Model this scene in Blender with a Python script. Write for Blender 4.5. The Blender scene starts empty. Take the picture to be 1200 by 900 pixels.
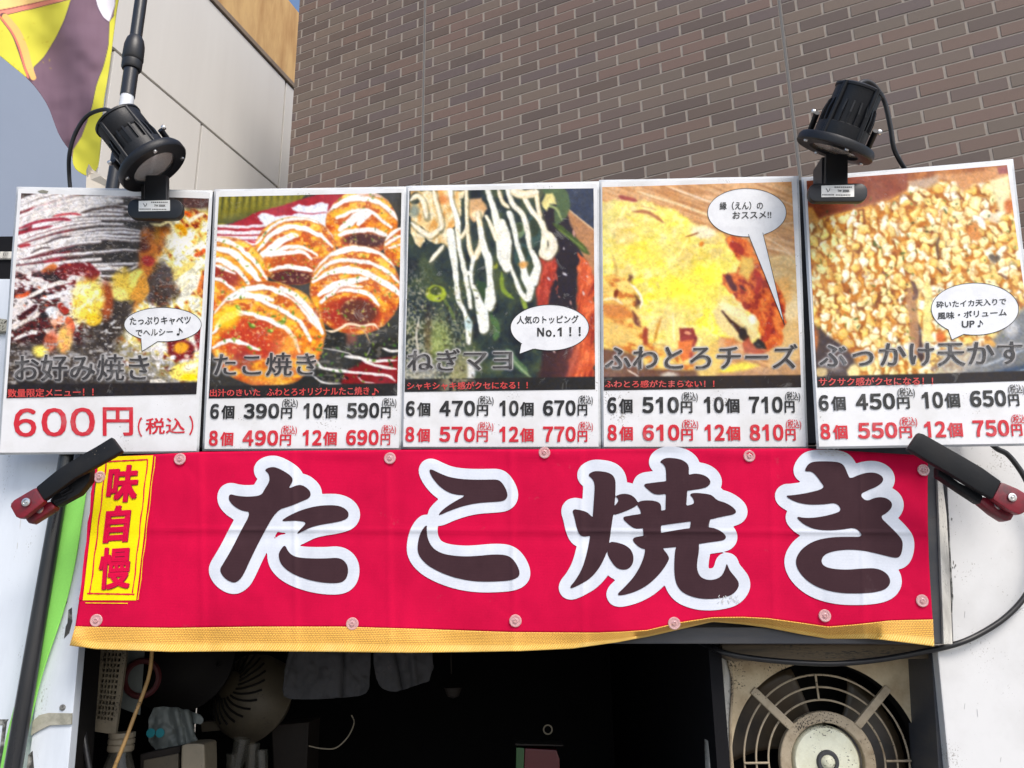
import bpy, bmesh, math, random
import numpy as np
from mathutils import Vector, Matrix
random.seed(7)
SC = bpy.context.scene
COL = SC.collection
# ------------------------------------------------------------------ camera
F_PX, PITCH, ROLL = 1000.0, math.radians(16.12), math.radians(-0.81)
CAM = np.array([0.0, -1.28, 1.55])
_F = np.array([0, math.cos(PITCH), math.sin(PITCH)])
_R0 = np.array([1.0, 0, 0]); _U0 = np.array([0, -math.sin(PITCH), math.cos(PITCH)])
_R = _R0*math.cos(ROLL)+_U0*math.sin(ROLL); _U = _U0*math.cos(ROLL)-_R0*math.sin(ROLL)
cd = bpy.data.cameras.new('camera'); cam = bpy.data.objects.new('camera', cd); COL.objects.link(cam)
cd.sensor_width = 36; cd.lens = 36*F_PX/1200; cd.clip_start = 0.05; cd.clip_end = 400
cam.matrix_world = Matrix(((_R[0], _U[0], -_F[0], CAM[0]), (_R[1], _U[1], -_F[1], CAM[1]), (_R[2], _U[2], -_F[2], CAM[2]), (0, 0, 0, 1)))
SC.camera = cam
# ------------------------------------------------------------------ sky, sun, exposure
SUN_EL, SUN_AZ = math.radians(48), math.radians(150)
world = bpy.data.worlds.new("World"); SC.world = world; world.use_nodes = True
wn = world.node_tree; bgn = wn.nodes['Background']
sky = wn.nodes.new('ShaderNodeTexSky'); sky.sky_type = 'NISHITA'; sky.sun_disc = False
sky.sun_elevation = SUN_EL; sky.sun_rotation = SUN_AZ
sky.air_density = 1.0; sky.dust_density = 2.5; sky.ozone_density = 1.0
wn.links.new(sky.outputs[0], bgn.inputs[0]); bgn.inputs[1].default_value = 0.12
sl = bpy.data.lights.new('sun', 'SUN'); sl.energy = 1.5; sl.angle = math.radians(25); sl.color = (1.0, 0.95, 0.88)
so = bpy.data.objects.new('sun', sl); COL.objects.link(so)
_sd = Vector((math.sin(SUN_AZ)*math.cos(SUN_EL), math.cos(SUN_AZ)*math.cos(SUN_EL), math.sin(SUN_EL)))
so.rotation_euler = _sd.to_track_quat('Z', 'Y').to_euler()
SC.view_settings.view_transform = 'Standard'; SC.view_settings.look = 'None'
SC.view_settings.gamma = 1.0; SC.view_settings.exposure = 0.82

# ------------------------------------------------------------------ photo geometry helpers
def rays(px, py):
    px = np.asarray(px, float); py = np.asarray(py, float)
    return _F*F_PX + np.multiply.outer(px-600, _R) + np.multiply.outer(450-py, _U)
def on_plane(px, py, P0, n):
    d = rays(px, py); P0 = np.asarray(P0, float); n = np.asarray(n, float)
    t = (P0-CAM).dot(n)/(d@n)
    return CAM + d*t[..., None] if d.ndim > 1 else CAM + d*t
def at(px, py, Y=0.0):
    """point seen at pixel (px,py) on the vertical plane y=Y (Y may be an array)"""
    d = rays(px, py); t = (np.asarray(Y)-CAM[1])/d[..., 1]
    return CAM + d*t[..., None] if d.ndim > 1 else CAM + d*t
def proj(P):
    v = np.asarray(P)-CAM; z = v@_F
    return 600+F_PX*(v@_R)/z, 450-F_PX*(v@_U)/z, z
# ------------------------------------------------------------------ object helpers
def link(o, parent=None):
    COL.objects.link(o)
    if parent is not None: o.parent = parent
    return o
def tag(o, label=None, cat=None, group=None, kind=None):
    if label: o['label'] = label
    if cat: o['category'] = cat
    if group: o['group'] = group
    if kind: o['kind'] = kind
    return o
def thing(name, label, cat, loc=(0, 0, 0), group=None):
    o = link(bpy.data.objects.new(name, None)); o.location = loc; o.empty_display_size = 0.05
    return tag(o, label, cat, group)
def mesh_obj(name, verts, faces, m, parent=None, smooth=False, uv=None, col=None):
    me = bpy.data.meshes.new(name)
    if isinstance(verts, np.ndarray): verts = verts.reshape(-1, 3)
    me.from_pydata([tuple(v) for v in verts] if not isinstance(verts, np.ndarray) else verts.tolist(), [], faces if isinstance(faces, list) else faces.tolist())
    if col is not None:
        a = me.color_attributes.new('paint', 'FLOAT_COLOR', 'POINT')
        c = np.ones((len(me.vertices), 4), np.float32); c[:, :3] = col; a.data.foreach_set('color', c.ravel())
    if uv is not None:
        l = me.uv_layers.new(name='uv'); idx = np.zeros(len(me.loops), int); me.loops.foreach_get('vertex_index', idx)
        l.data.foreach_set('uv', np.asarray(uv, np.float32)[idx].ravel())
    if smooth: me.polygons.foreach_set('use_smooth', [True]*len(me.polygons))
    if m is not None: me.materials.append(m)
    o = bpy.data.objects.new(name, me); link(o)
    if parent is not None:
        o.parent = parent; o.matrix_parent_inverse = Matrix.Translation(-Vector(parent.location))
    me.update()
    return o
class MB:
    """collects simple solids and links them as one mesh"""
    def __init__(s): s.v = []; s.f = []
    def add(s, vs, fs):
        b = len(s.v); s.v += [tuple(float(c) for c in v) for v in vs]; s.f += [tuple(i+b for i in f) for f in fs]; return s
    def box(s, c, size, M=None):
        x, y, z = [k/2 for k in size]; vs = [Vector((i, j, k)) for i in (-x, x) for j in (-y, y) for k in (-z, z)]
        if M is not None: vs = [M@v for v in vs]
        vs = [v+Vector(c) for v in vs]
        return s.add(vs, [(0, 1, 3, 2), (4, 6, 7, 5), (0, 4, 5, 1), (2, 3, 7, 6), (0, 2, 6, 4), (1, 5, 7, 3)])
    def prism(s, pts, off):
        """pts: list of 3-D points (closed outline), off: extrusion vector"""
        n = len(pts); off = np.asarray(off); P = [np.asarray(p) for p in pts]
        return s.add(P+[p+off for p in P], [tuple(range(n)), tuple(range(2*n-1, n-1, -1))]+[(i, i+n, (i+1) % n+n, (i+1) % n) for i in range(n)])
    def tube(s, pts, r, n=10, caps=True):
        pts = [Vector(p) for p in pts]; rr = r if isinstance(r, (list, tuple)) else [r]*len(pts)
        up = Vector((0.13, 0.21, 0.97)); rings = []
        for i, p in enumerate(pts):
            d = (pts[min(i+1, len(pts)-1)]-pts[max(i-1, 0)]).normalized()
            a = d.cross(up); 
            if a.length < 1e-4: a = d.cross(Vector((1, 0, 0)))
            a.normalize(); b = d.cross(a); up = b.cross(d)*-1 if False else up
            rings.append([p+(a*math.cos(2*math.pi*k/n)+b*math.sin(2*math.pi*k/n))*rr[i] for k in range(n)])
        vs = [v for g in rings for v in g]; fs = []
        for i in range(len(pts)-1):
            for k in range(n): fs.append((i*n+k, i*n+(k+1) % n, (i+1)*n+(k+1) % n, (i+1)*n+k))
        if caps: fs += [tuple(range(n-1, -1, -1)), tuple((len(pts)-1)*n+k for k in range(n))]
        return s.add(vs, fs)
    def lathe(s, prof, M, n=32, caps=True):
        """prof: [(r,h)] revolved about local z, placed by the 4x4 matrix M"""
        vs = []; fs = []
        for r, h in prof:
            for k in range(n): vs.append(M@Vector((r*math.cos(2*math.pi*k/n), r*math.sin(2*math.pi*k/n), h)))
        for i in range(len(prof)-1):
            for k in range(n): fs.append((i*n+k, i*n+(k+1) % n, (i+1)*n+(k+1) % n, (i+1)*n+k))
        if caps and prof[0][0] > 1e-6: fs.append(tuple(range(n-1, -1, -1)))
        if caps and prof[-1][0] > 1e-6: fs.append(tuple((len(prof)-1)*n+k for k in range(n)))
        return s.add(vs, fs)
    def torus(s, c, R, r, M=None, n=48, m=8, a0=0, a1=2*math.pi, sx=1.0):
        vs = []; fs = []; full = abs(a1-a0-2*math.pi) < 1e-6; N = n if full else n+1
        for i in range(N):
            a = a0+(a1-a0)*i/n
            for j in range(m):
                b = 2*math.pi*j/m; v = Vector(((R+r*math.cos(b))*math.cos(a), r*math.sin(b)*sx, (R+r*math.cos(b))*math.sin(a)))
                if M is not None: v = M@v
                vs.append(v+Vector(c))
        for i in range(n):
            i2 = (i+1) % N
            for j in range(m): fs.append((i*m+j, i*m+(j+1) % m, i2*m+(j+1) % m, i2*m+j))
        return s.add(vs, fs)
    def build(s, name, m, parent=None, smooth=False, bevel=0, uv=None):
        o = mesh_obj(name, s.v, s.f, m, parent)
        bm = bmesh.new(); bm.from_mesh(o.data)
        bmesh.ops.remove_doubles(bm, verts=bm.verts, dist=1e-6)
        bmesh.ops.recalc_face_normals(bm, faces=bm.faces)
        if bevel > 0:
            es = [e for e in bm.edges if len(e.link_faces) == 2 and e.calc_face_angle(0) > 0.6]
            bmesh.ops.bevel(bm, geom=es, offset=bevel, segments=2, affect='EDGES', profile=0.6)
        if smooth:
            for f in bm.faces: f.smooth = True
            for e in bm.edges:
                if len(e.link_faces) == 2 and e.calc_face_angle(0) > 0.7: e.smooth = False
        bm.to_mesh(o.data); bm.free(); return o
def pxprism(name, pts, Yf, depth, m, parent=None, bevel=0.0, smooth=False):
    """outline seen at pixels pts, standing at depth Yf (number or list), real thickness 'depth' going back"""
    if not hasattr(Yf, '__len__'): Yf = [Yf]*len(pts)
    P = [at(x, y, Y) for (x, y), Y in zip(pts, Yf)]
    return MB().prism(P, (0, depth, 0)).build(name, m, parent, bevel=bevel, smooth=smooth)
def smooth_path(pts, k=8):
    """Catmull-Rom through 3-D points"""
    P = [np.asarray(p, float) for p in pts]; P = [2*P[0]-P[1]]+P+[2*P[-1]-P[-2]]; out = []
    for i in range(1, len(P)-2):
        for j in range(k):
            t = j/k
            out.append(0.5*((2*P[i])+(-P[i-1]+P[i+1])*t+(2*P[i-1]-5*P[i]+4*P[i+1]-P[i+2])*t*t+(-P[i-1]+3*P[i]-3*P[i+1]+P[i+2])*t**3))
    out.append(P[-2]); return out
# ------------------------------------------------------------------ colour
def lin(c):
    c = np.asarray(c, float)/255.0
    return np.where(c <= 0.04045, c/12.92, ((c+0.055)/1.055)**2.4)
ALB = 0.93   # photo white paper (about 228) corresponds to albedo about 0.8
def alb(c): return tuple(float(k) for k in np.clip(lin(c)*ALB, 0, 0.86))
# ------------------------------------------------------------------ materials
def nodes(name):
    m = bpy.data.materials.new(name); m.use_nodes = True; nt = m.node_tree
    return m, nt, nt.nodes['Principled BSDF']
def N(nt, t, **kw):
    n = nt.nodes.new(t)
    for k, v in kw.items():
        if k.startswith('_'): setattr(n, k[1:], v)
        else: n.inputs[k.replace('__', ' ')].default_value = v
    return n
def ramp(nt, fac, stops):
    r = nt.nodes.new('ShaderNodeValToRGB'); e = r.color_ramp.elements
    while len(e) < len(stops): e.new(0.5)
    for el, (p, c) in zip(e, stops): el.position = p; el.color = (*c, 1) if len(c) == 3 else c
    nt.links.new(fac, r.inputs[0]); return r
def mixc(nt, fac, a, b, blend='MIX'):
    n = nt.nodes.new('ShaderNodeMix'); n.data_type = 'RGBA'; n.blend_type = blend
    for sock, v in ((n.inputs[0], fac), (n.inputs[6], a), (n.inputs[7], b)):
        if isinstance(v, bpy.types.NodeSocket): nt.links.new(v, sock)
        elif isinstance(v, tuple): sock.default_value = (*v, 1)
        else: sock.default_value = v
    return n.outputs[2]
def noise(nt, scale, detail=4, rough=0.55, vec=None, dist=0.0):
    n = N(nt, 'ShaderNodeTexNoise', Scale=scale, Detail=detail, Roughness=rough, Distortion=dist)
    if vec is not None: nt.links.new(vec, n.inputs['Vector'])
    return n.outputs['Fac']
def objco(nt, scale=(1, 1, 1), rot=(0, 0, 0)):
    c = nt.nodes.new('ShaderNodeTexCoord'); mp = nt.nodes.new('ShaderNodeMapping')
    mp.inputs['Scale'].default_value = scale; mp.inputs['Rotation'].default_value = rot
    nt.links.new(c.outputs['Object'], mp.inputs[0]); return mp.outputs[0]
def bump(nt, b, h, strength=0.3, dist=0.002):
    n = N(nt, 'ShaderNodeBump', Strength=strength, Distance=dist); nt.links.new(h, n.inputs['Height'])
    nt.links.new(n.outputs[0], b.inputs['Normal']); return n
def dirty(name, base, dirt=None, amount=0.5, scale=6.0, rough=0.5, spec=0.5, metal=0.0, speck=0.0, speckcol=(0.03, 0.025, 0.02), bumps=0.15, bscale=120, stretch=(1, 1, 1), coat=0.0, vary=0.12):
    """painted / plastic / metal surface with grime patches, fine specks and relief"""
    m, nt, b = nodes(name); co = objco(nt, stretch)
    f1 = noise(nt, scale, 6, 0.62, co); f2 = noise(nt, scale*7.3, 4, 0.6, co)
    v = tuple(k*(1-vary) for k in base); w = tuple(min(1, k*(1+vary)) for k in base)
    c = mixc(nt, f2, v, w)
    if dirt is not None:
        r = ramp(nt, f1, [(0.5-0.05, (0, 0, 0)), (0.72, (1, 1, 1))])
        mu = N(nt, 'ShaderNodeMath', _operation='MULTIPLY'); nt.links.new(r.outputs[0], mu.inputs[0]); mu.inputs[1].default_value = amount
        c = mixc(nt, mu.outputs[0], c, dirt)
    if speck > 0:
        f3 = noise(nt, 330, 3, 0.65, co); f4 = noise(nt, 11, 4, 0.65, co)
        ad = N(nt, 'ShaderNodeMath', _operation='ADD'); nt.links.new(f3, ad.inputs[0]); nt.links.new(f4, ad.inputs[1])
        r3 = ramp(nt, ad.outputs[0], [(0.0, (1, 1, 1)), (0.0, (1, 1, 1))])
        r3.color_ramp.elements[0].position = 0.345+0.085*speck; r3.color_ramp.elements[1].position = 0.375+0.085*speck
        r3.color_ramp.elements[1].color = (0, 0, 0, 1)
        hf = N(nt, 'ShaderNodeMath', _operation='MULTIPLY'); nt.links.new(ad.outputs[0], hf.inputs[0]); hf.inputs[1].default_value = 0.5
        nt.links.new(hf.outputs[0], r3.inputs[0]); c = mixc(nt, r3.outputs[0], c, speckcol)
    nt.links.new(c, b.inputs['Base Color'])
    rr = N(nt, 'ShaderNodeMapRange'); nt.links.new(f1, rr.inputs[0]); rr.inputs[3].default_value = max(0.05, rough-0.1); rr.inputs[4].default_value = min(1, rough+0.15)
    nt.links.new(rr.outputs[0], b.inputs['Roughness']); b.inputs['Metallic'].default_value = metal
    b.inputs['Specular IOR Level'].default_value = spec; b.inputs['Coat Weight'].default_value = coat
    bump(nt, b, noise(nt, bscale, 4, 0.6, co), bumps, 0.001)
    return m
M = {}
# ------------------------------------------------------------------ the materials of the place
def paint_mat(name, rough=0.35, coat=0.35, bumpamt=0.12, scratch=True):
    """printed surface: colour comes from the painted colour attribute, laminate gloss with faint waviness and scuffs"""
    m, nt, b = nodes(name); a = nt.nodes.new('ShaderNodeVertexColor'); a.layer_name = 'paint'
    co = objco(nt); c = a.outputs[0]
    if scratch:
        f = noise(nt, 38, 5, 0.7, co, 0.6); r = ramp(nt, f, [(0.60, (0, 0, 0)), (0.80, (0.35, 0.35, 0.35))])
        c = mixc(nt, r.outputs[0], c, (0.55, 0.55, 0.53))
    nt.links.new(c, b.inputs['Base Color']); b.inputs['Roughness'].default_value = rough
    b.inputs['Coat Weight'].default_value = coat*0.6; b.inputs['Coat Roughness'].default_value = 0.18
    b.inputs['Specular IOR Level'].default_value = 0.2
    bump(nt, b, noise(nt, 14, 4, 0.5, co), bumpamt, 0.01); return m
M['print'] = paint_mat('laminated_print')
M['cloth_print'] = paint_mat('printed_cloth', 0.9, 0.0, 0.0, False)
def ink(name, c, rough=0.35, wear=0.0):
    m, nt, b = nodes(name); co = objco(nt); f = noise(nt, 260, 3, 0.7, co); f2 = noise(nt, 30, 4, 0.7, co, 0.5)
    col = mixc(nt, f, tuple(k*0.8 for k in c), tuple(min(1, k*1.25) for k in c))
    if wear > 0:
        r = ramp(nt, f2, [(0.52, (0, 0, 0)), (0.72, (wear, wear, wear))]); col = mixc(nt, r.outputs[0], col, (0.45, 0.43, 0.42))
    nt.links.new(col, b.inputs['Base Color']); b.inputs['Roughness'].default_value = rough
    b.inputs['Coat Weight'].default_value = 0.35; b.inputs['Coat Roughness'].default_value = 0.22
    bump(nt, b, noise(nt, 14, 4, 0.5, co), 0.12, 0.01); return m
M['ink_black'] = ink('black_ink', alb((30, 30, 33)), wear=0.2)
M['ink_title'] = ink('title_ink', alb((56, 53, 55)), wear=0.35)
M['ink_red'] = ink('red_ink', alb((212, 30, 50)), wear=0.25)
M['ink_caption'] = ink('caption_ink', alb((212, 66, 64)), wear=0.2)
M['paper'] = dirty('laminated_paper', alb((238, 238, 240)), alb((212, 210, 206)), 0.6, 16, 0.35, 0.5, speck=0.12, speckcol=(0.35, 0.33, 0.3), bumps=0.05, bscale=20, coat=0.35, vary=0.03)
M['laminate'] = dirty('laminate_margin', alb((212, 215, 218)), alb((178, 180, 180)), 0.6, 30, 0.25, 0.5, bumps=0.05, bscale=30, coat=0.4, vary=0.04)
M['bubble'] = dirty('bubble_paper', alb((238, 239, 242)), alb((206, 206, 212)), 0.5, 45, 0.35, 0.5, bumps=0.03, bscale=20, coat=0.35, vary=0.03)
def cloth(name, c, c2=None, weave=900, rough=0.85, stain=0.25):
    m, nt, b = nodes(name); co = objco(nt)
    f = noise(nt, 7, 5, 0.6, co); f2 = noise(nt, 500, 2, 0.5, co); f3 = noise(nt, 26, 5, 0.7, co)
    col = mixc(nt, f2, tuple(k*0.90 for k in c), tuple(min(1, k*1.08) for k in c))
    r = ramp(nt, f, [(0.35, (0, 0, 0)), (0.75, (stain, stain, stain))]); col = mixc(nt, r.outputs[0], col, c2 or tuple(k*0.75 for k in c))
    r3 = ramp(nt, f3, [(0.66, (0, 0, 0)), (0.85, (0.3, 0.3, 0.3))]); col = mixc(nt, r3.outputs[0], col, (0.25, 0.2, 0.2))
    nt.links.new(col, b.inputs['Base Color']); b.inputs['Roughness'].default_value = rough; b.inputs['Specular IOR Level'].default_value = 0.15
    w = N(nt, 'ShaderNodeTexWave', Scale=weave/6.0, Distortion=0.4); w.bands_direction = 'Z'; nt.links.new(co, w.inputs['Vector'])
    bump(nt, b, w.outputs['Fac'], 0.12, 0.0006); return m
M['banner_red'] = cloth('banner_red_cloth', alb((204, 0, 62)), alb((172, 2, 52)), stain=0.5)
M['banner_white'] = cloth('banner_white_print', alb((214, 219, 229)), alb((188, 192, 200)), stain=0.35)
M['banner_dark'] = cloth('banner_dark_print', alb((62, 40, 46)))
M['banner_yellow'] = cloth('banner_yellow_print', alb((252, 226, 10)), alb((232, 196, 20)))
M['banner_glyph'] = cloth('banner_magenta_glyph', alb((214, 6, 66)))
M['banner_glyph_edge'] = cloth('banner_glyph_shadow', alb((150, 30, 60)))
def fringe():
    m, nt, b = nodes('gold_fringe'); co = nt.nodes.new('ShaderNodeUVMap'); co.uv_map = 'uv'; u = co.outputs[0]
    mp = nt.nodes.new('ShaderNodeMapping'); mp.inputs['Rotation'].default_value = (0, 0, 0.55); nt.links.new(u, mp.inputs[0])
    w = N(nt, 'ShaderNodeTexWave', Scale=95.0, Distortion=2.2, Detail=2.0); w.bands_direction = 'X'; nt.links.new(mp.outputs[0], w.inputs['Vector'])
    n1 = noise(nt, 14, 4, 0.6, u); col = mixc(nt, w.outputs['Fac'], alb((242, 166, 44)), alb((255, 220, 124)))
    r1 = ramp(nt, n1, [(0.45, (0, 0, 0)), (0.75, (0.6, 0.6, 0.6))]); col = mixc(nt, r1.outputs[0], col, alb((250, 215, 130)))
    br = N(nt, 'ShaderNodeTexBrick', Scale=115.0); br.inputs['Mortar Size'].default_value = 0.03; br.offset = 0.5
    br.inputs['Color1'].default_value = (0, 0, 0, 1); br.inputs['Color2'].default_value = (0, 0, 0, 1); br.inputs['Mortar'].default_value = (1, 1, 1, 1)
    nt.links.new(u, br.inputs['Vector'])
    sp = nt.nodes.new('ShaderNodeSeparateXYZ'); nt.links.new(u, sp.inputs[0])
    band = ramp(nt, sp.outputs['Y'], [(0.0, (0, 0, 0)), (0.010, (1, 1, 1))]); band.color_ramp.elements[0].position = 0.0095; band.color_ramp.elements[1].position = 0.0115
    mu = N(nt, 'ShaderNodeMath', _operation='MULTIPLY'); nt.links.new(band.outputs[0], mu.inputs[0]); nt.links.new(br.outputs['Color'], mu.inputs[1])
    col = mixc(nt, band.outputs[0], col, alb((252, 190, 80))); col = mixc(nt, mu.outputs[0], col, alb((150, 85, 40)))
    nt.links.new(col, b.inputs['Base Color']); b.inputs['Roughness'].default_value = 0.55; b.inputs['Sheen Weight'].default_value = 0.1
    bump(nt, b, w.outputs['Fac'], 0.5, 0.001); return m
M['fringe'] = fringe()
M['white_left'] = dirty('white_painted_panel', alb((216, 223, 232)), alb((184, 192, 202)), 0.6, 5, 0.4, 0.4, speck=0.05, speckcol=(0.25, 0.25, 0.24), bumps=0.12, bscale=60, stretch=(3, 1, 0.6), vary=0.03)
M['white_right'] = dirty('white_wall_paint', alb((217, 217, 217)), alb((192, 191, 189)), 0.6, 7, 0.45, 0.4, speck=0.16, speckcol=(0.3, 0.28, 0.26), bumps=0.1, bscale=60, vary=0.03)
M['trim'] = dirty('offwhite_trim', alb((214, 210, 200)), (0.10, 0.09, 0.08), 0.7, 14, 0.5, 0.4, speck=0.5, stretch=(4, 4, 0.6))
M['tape'] = dirty('peeling_grey_tape', alb((168, 166, 152)), (0.10, 0.10, 0.08), 0.9, 30, 0.6, 0.3, speck=0.6, bumps=0.5, bscale=90)
M['peel'] = dirty('chipped_dark_patch', (0.05, 0.05, 0.05), alb((190, 190, 185)), 0.8, 70, 0.7, 0.3, speck=0.3)
M['scratch'] = dirty('faint_scratch', alb((200, 201, 202)), alb((176, 174, 168)), 0.6, 60, 0.6, 0.3)
M['beam'] = dirty('dark_grey_metal', alb((62, 64, 70)), alb((92, 88, 82)), 0.5, 10, 0.45, 0.4, speck=0.15, stretch=(0.5, 1, 3))
M['grime'] = dirty('greasy_ledge', alb((104, 88, 66)), (0.012, 0.010, 0.008), 0.95, 9, 0.55, 0.5, speck=0.7, stretch=(0.4, 1, 4), bumps=0.5)
M['black'] = dirty('black_plastic', (0.012, 0.012, 0.014), (0.03, 0.03, 0.032), 0.5, 20, 0.38, 0.5, bumps=0.08, bscale=200)
M['black_gloss'] = dirty('black_enamel', (0.006, 0.007, 0.009), (0.015, 0.015, 0.018), 0.3, 20, 0.32, 0.35, bumps=0.05, bscale=200)
M['lamp_black'] = dirty('black_lamp_casting', (0.008, 0.009, 0.012), (0.022, 0.022, 0.025), 0.4, 30, 0.42, 0.35, bumps=0.25, bscale=350)
M['rubber'] = dirty('black_rubber', (0.010, 0.010, 0.012), (0.03, 0.03, 0.03), 0.4, 20, 0.35, 0.5, bumps=0.05)
M['red_grip'] = dirty('worn_red_grip', alb((124, 20, 38)), (0.02, 0.018, 0.02), 0.9, 40, 0.4, 0.5, bumps=0.3, bscale=150, vary=0.2)
M['clamp_black'] = dirty('worn_black_clamp', (0.006, 0.007, 0.009), (0.016, 0.015, 0.015), 0.5, 25, 0.5, 0.22, speck=0.1, speckcol=(0.3, 0.26, 0.2), bumps=0.2, bscale=150)
M['steel'] = dirty('bright_steel', (0.62, 0.61, 0.60), (0.3, 0.28, 0.26), 0.3, 60, 0.28, 0.5, metal=1.0)
M['label'] = dirty('silver_label', (0.60, 0.60, 0.57), (0.4, 0.4, 0.38), 0.4, 60, 0.35, 0.5, metal=0.3)
M['label_ink'] = dirty('label_ink', (0.06, 0.06, 0.06))
M['chrome_band'] = dirty('white_metal_ferrule', alb((225, 228, 232)), None, 0, 10, 0.2, 0.6)
M['beige_panel'] = dirty('beige_cladding', alb((216, 213, 207)), alb((204, 200, 194)), 0.6, 0.5, 0.5, 0.4, bumps=0.05, bscale=40, stretch=(2.5, 2.5, 0.25), vary=0.035)
M['sky_tinted_panel'] = dirty('sky_tinted_cladding', alb((156, 169, 190)), alb((146, 159, 180)), 0.5, 0.6, 0.5, 0.4, bumps=0.05, bscale=40, vary=0.03)  # same beige cladding, with the bluish sky reflection put into its colour
M['panel_joint'] = dirty('dark_joint', alb((96, 88, 78)), None, 0, 10, 0.8, 0.2)
M['coping'] = dirty('brown_coping', alb((136, 120, 104)), alb((100, 88, 78)), 0.5, 8, 0.6, 0.3)
M['gold_wall'] = dirty('ochre_parapet', alb((206, 168, 112)), alb((158, 112, 66)), 0.85, 1.8, 0.6, 0.3, stretch=(2.2, 2.2, 0.5), bumps=0.2, bscale=30, vary=0.07)
M['mortar'] = dirty('mortar', alb((160, 150, 140)), alb((134, 124, 115)), 0.5, 20, 0.9, 0.2, bumps=0.3)
M['expansion'] = dirty('sealant_joint', alb((118, 116, 114)), None, 0, 20, 0.8, 0.2)
def brick(name, island):
    m, nt, b = nodes(name); co = objco(nt, (1, 1, 1))
    if island: g = nt.nodes.new('ShaderNodeNewGeometry'); rnd = g.outputs['Random Per Island']
    else: g = nt.nodes.new('ShaderNodeObjectInfo'); rnd = g.outputs['Random']
    cols_ = [(104, 92, 85), (124, 104, 95), (112, 99, 95), (126, 113, 102), (98, 88, 84), (128, 106, 98), (116, 107, 98), (106, 96, 97), (120, 108, 100)]
    cols = [tuple((112+(k-112)*.72)*.92+o for k, o in zip(c, (6, 0, -4))) for c in cols_]; st = [(i/len(cols), alb(c)) for i, c in enumerate(cols)]; r = ramp(nt, rnd, st); r.color_ramp.interpolation = 'CONSTANT'
    f = noise(nt, 26, 5, 0.7, co); f2 = noise(nt, 240, 3, 0.6, co)
    c = mixc(nt, f, mixc(nt, 1.0, r.outputs[0], (0.84, 0.83, 0.83), 'MULTIPLY'), mixc(nt, 1.0, r.outputs[0], (1.16, 1.15, 1.13), 'MULTIPLY'))
    rr = ramp(nt, f2, [(0.62, (0, 0, 0)), (0.8, (0.5, 0.5, 0.5))]); c = mixc(nt, rr.outputs[0], c, (0.07, 0.06, 0.055))
    nt.links.new(c, b.inputs['Base Color']); b.inputs['Roughness'].default_value = 0.62; b.inputs['Specular IOR Level'].default_value = 0.35
    bump(nt, b, f2, 0.35, 0.002); return m
M['brick'] = brick('brown_tile', False); M['brick_far'] = brick('brown_tile_joined', True)
M['pole'] = dirty('black_pole', (0.014, 0.015, 0.018), (0.04, 0.04, 0.042), 0.4, 12, 0.27, 0.55, stretch=(3, 3, 0.4))
M['green'] = cloth('green_banner_cloth', alb((148, 226, 108)), alb((128, 204, 92)))
M['cream_scrap'] = cloth('cream_cloth_scrap', alb((206, 198, 184)), alb((170, 160, 146)))
M['fan_case'] = dirty('greasy_beige_casing', alb((208, 190, 156)), alb((140, 108, 68)), 0.9, 13, 0.5, 0.45, speck=0.62, speckcol=(0.04, 0.03, 0.02), bumps=0.2)
M['fan_edge'] = dirty('scuffed_silver_edge', alb((204, 202, 194)), (0.10, 0.075, 0.04), 0.9, 16, 0.4, 0.5, speck=0.6, stretch=(3, 3, 0.7))
M['fan_grille'] = dirty('greasy_grille', alb((184, 168, 142)), alb((112, 90, 62)), 0.8, 25, 0.5, 0.45, speck=0.75, speckcol=(0.03, 0.022, 0.015), bumps=0.3)
M['fan_hub'] = dirty('cream_hub', alb((240, 240, 216)), alb((190, 182, 140)), 0.5, 30, 0.45, 0.4, speck=0.5, speckcol=(0.04, 0.03, 0.02))
M['fan_blade'] = dirty('brown_greasy_blade', alb((84, 70, 52)), (0.01, 0.009, 0.008), 0.9, 12, 0.35, 0.5)
M['near_black'] = dirty('near_black', (0.006, 0.005, 0.005), (0.010, 0.009, 0.008), 0.5, 10, 0.7, 0.2)  # plain near-black for recess walls, slots, gaps, jamb and pan
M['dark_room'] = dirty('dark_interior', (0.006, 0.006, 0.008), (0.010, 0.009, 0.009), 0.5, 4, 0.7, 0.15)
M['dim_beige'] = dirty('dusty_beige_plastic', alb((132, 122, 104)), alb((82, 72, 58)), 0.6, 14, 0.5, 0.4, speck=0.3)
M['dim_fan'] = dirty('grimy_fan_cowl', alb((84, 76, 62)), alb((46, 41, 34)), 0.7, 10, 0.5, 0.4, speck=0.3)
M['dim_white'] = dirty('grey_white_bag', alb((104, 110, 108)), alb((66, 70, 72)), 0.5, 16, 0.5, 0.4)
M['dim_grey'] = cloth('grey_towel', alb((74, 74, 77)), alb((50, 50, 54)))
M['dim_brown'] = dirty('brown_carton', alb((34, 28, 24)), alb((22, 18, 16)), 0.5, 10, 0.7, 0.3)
M['teal'] = dirty('teal_print', alb((12, 118, 128)))
M['pack_red'] = dirty('red_packet', alb((84, 2, 14)), None, 0, 10, 0.3, 0.5)
M['pack_green'] = dirty('green_packet', alb((34, 80, 32)), None, 0, 10, 0.3, 0.5)
M['tan_hose'] = dirty('tan_hose', alb((176, 140, 88)), alb((126, 94, 54)), 0.6, 20, 0.45, 0.4, speck=0.2)
M['ground'] = dirty('concrete_paving', (0.30, 0.295, 0.28), (0.22, 0.21, 0.20), 0.6, 0.8, 0.9, 0.3, speck=0.1, bumps=0.5)
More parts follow.
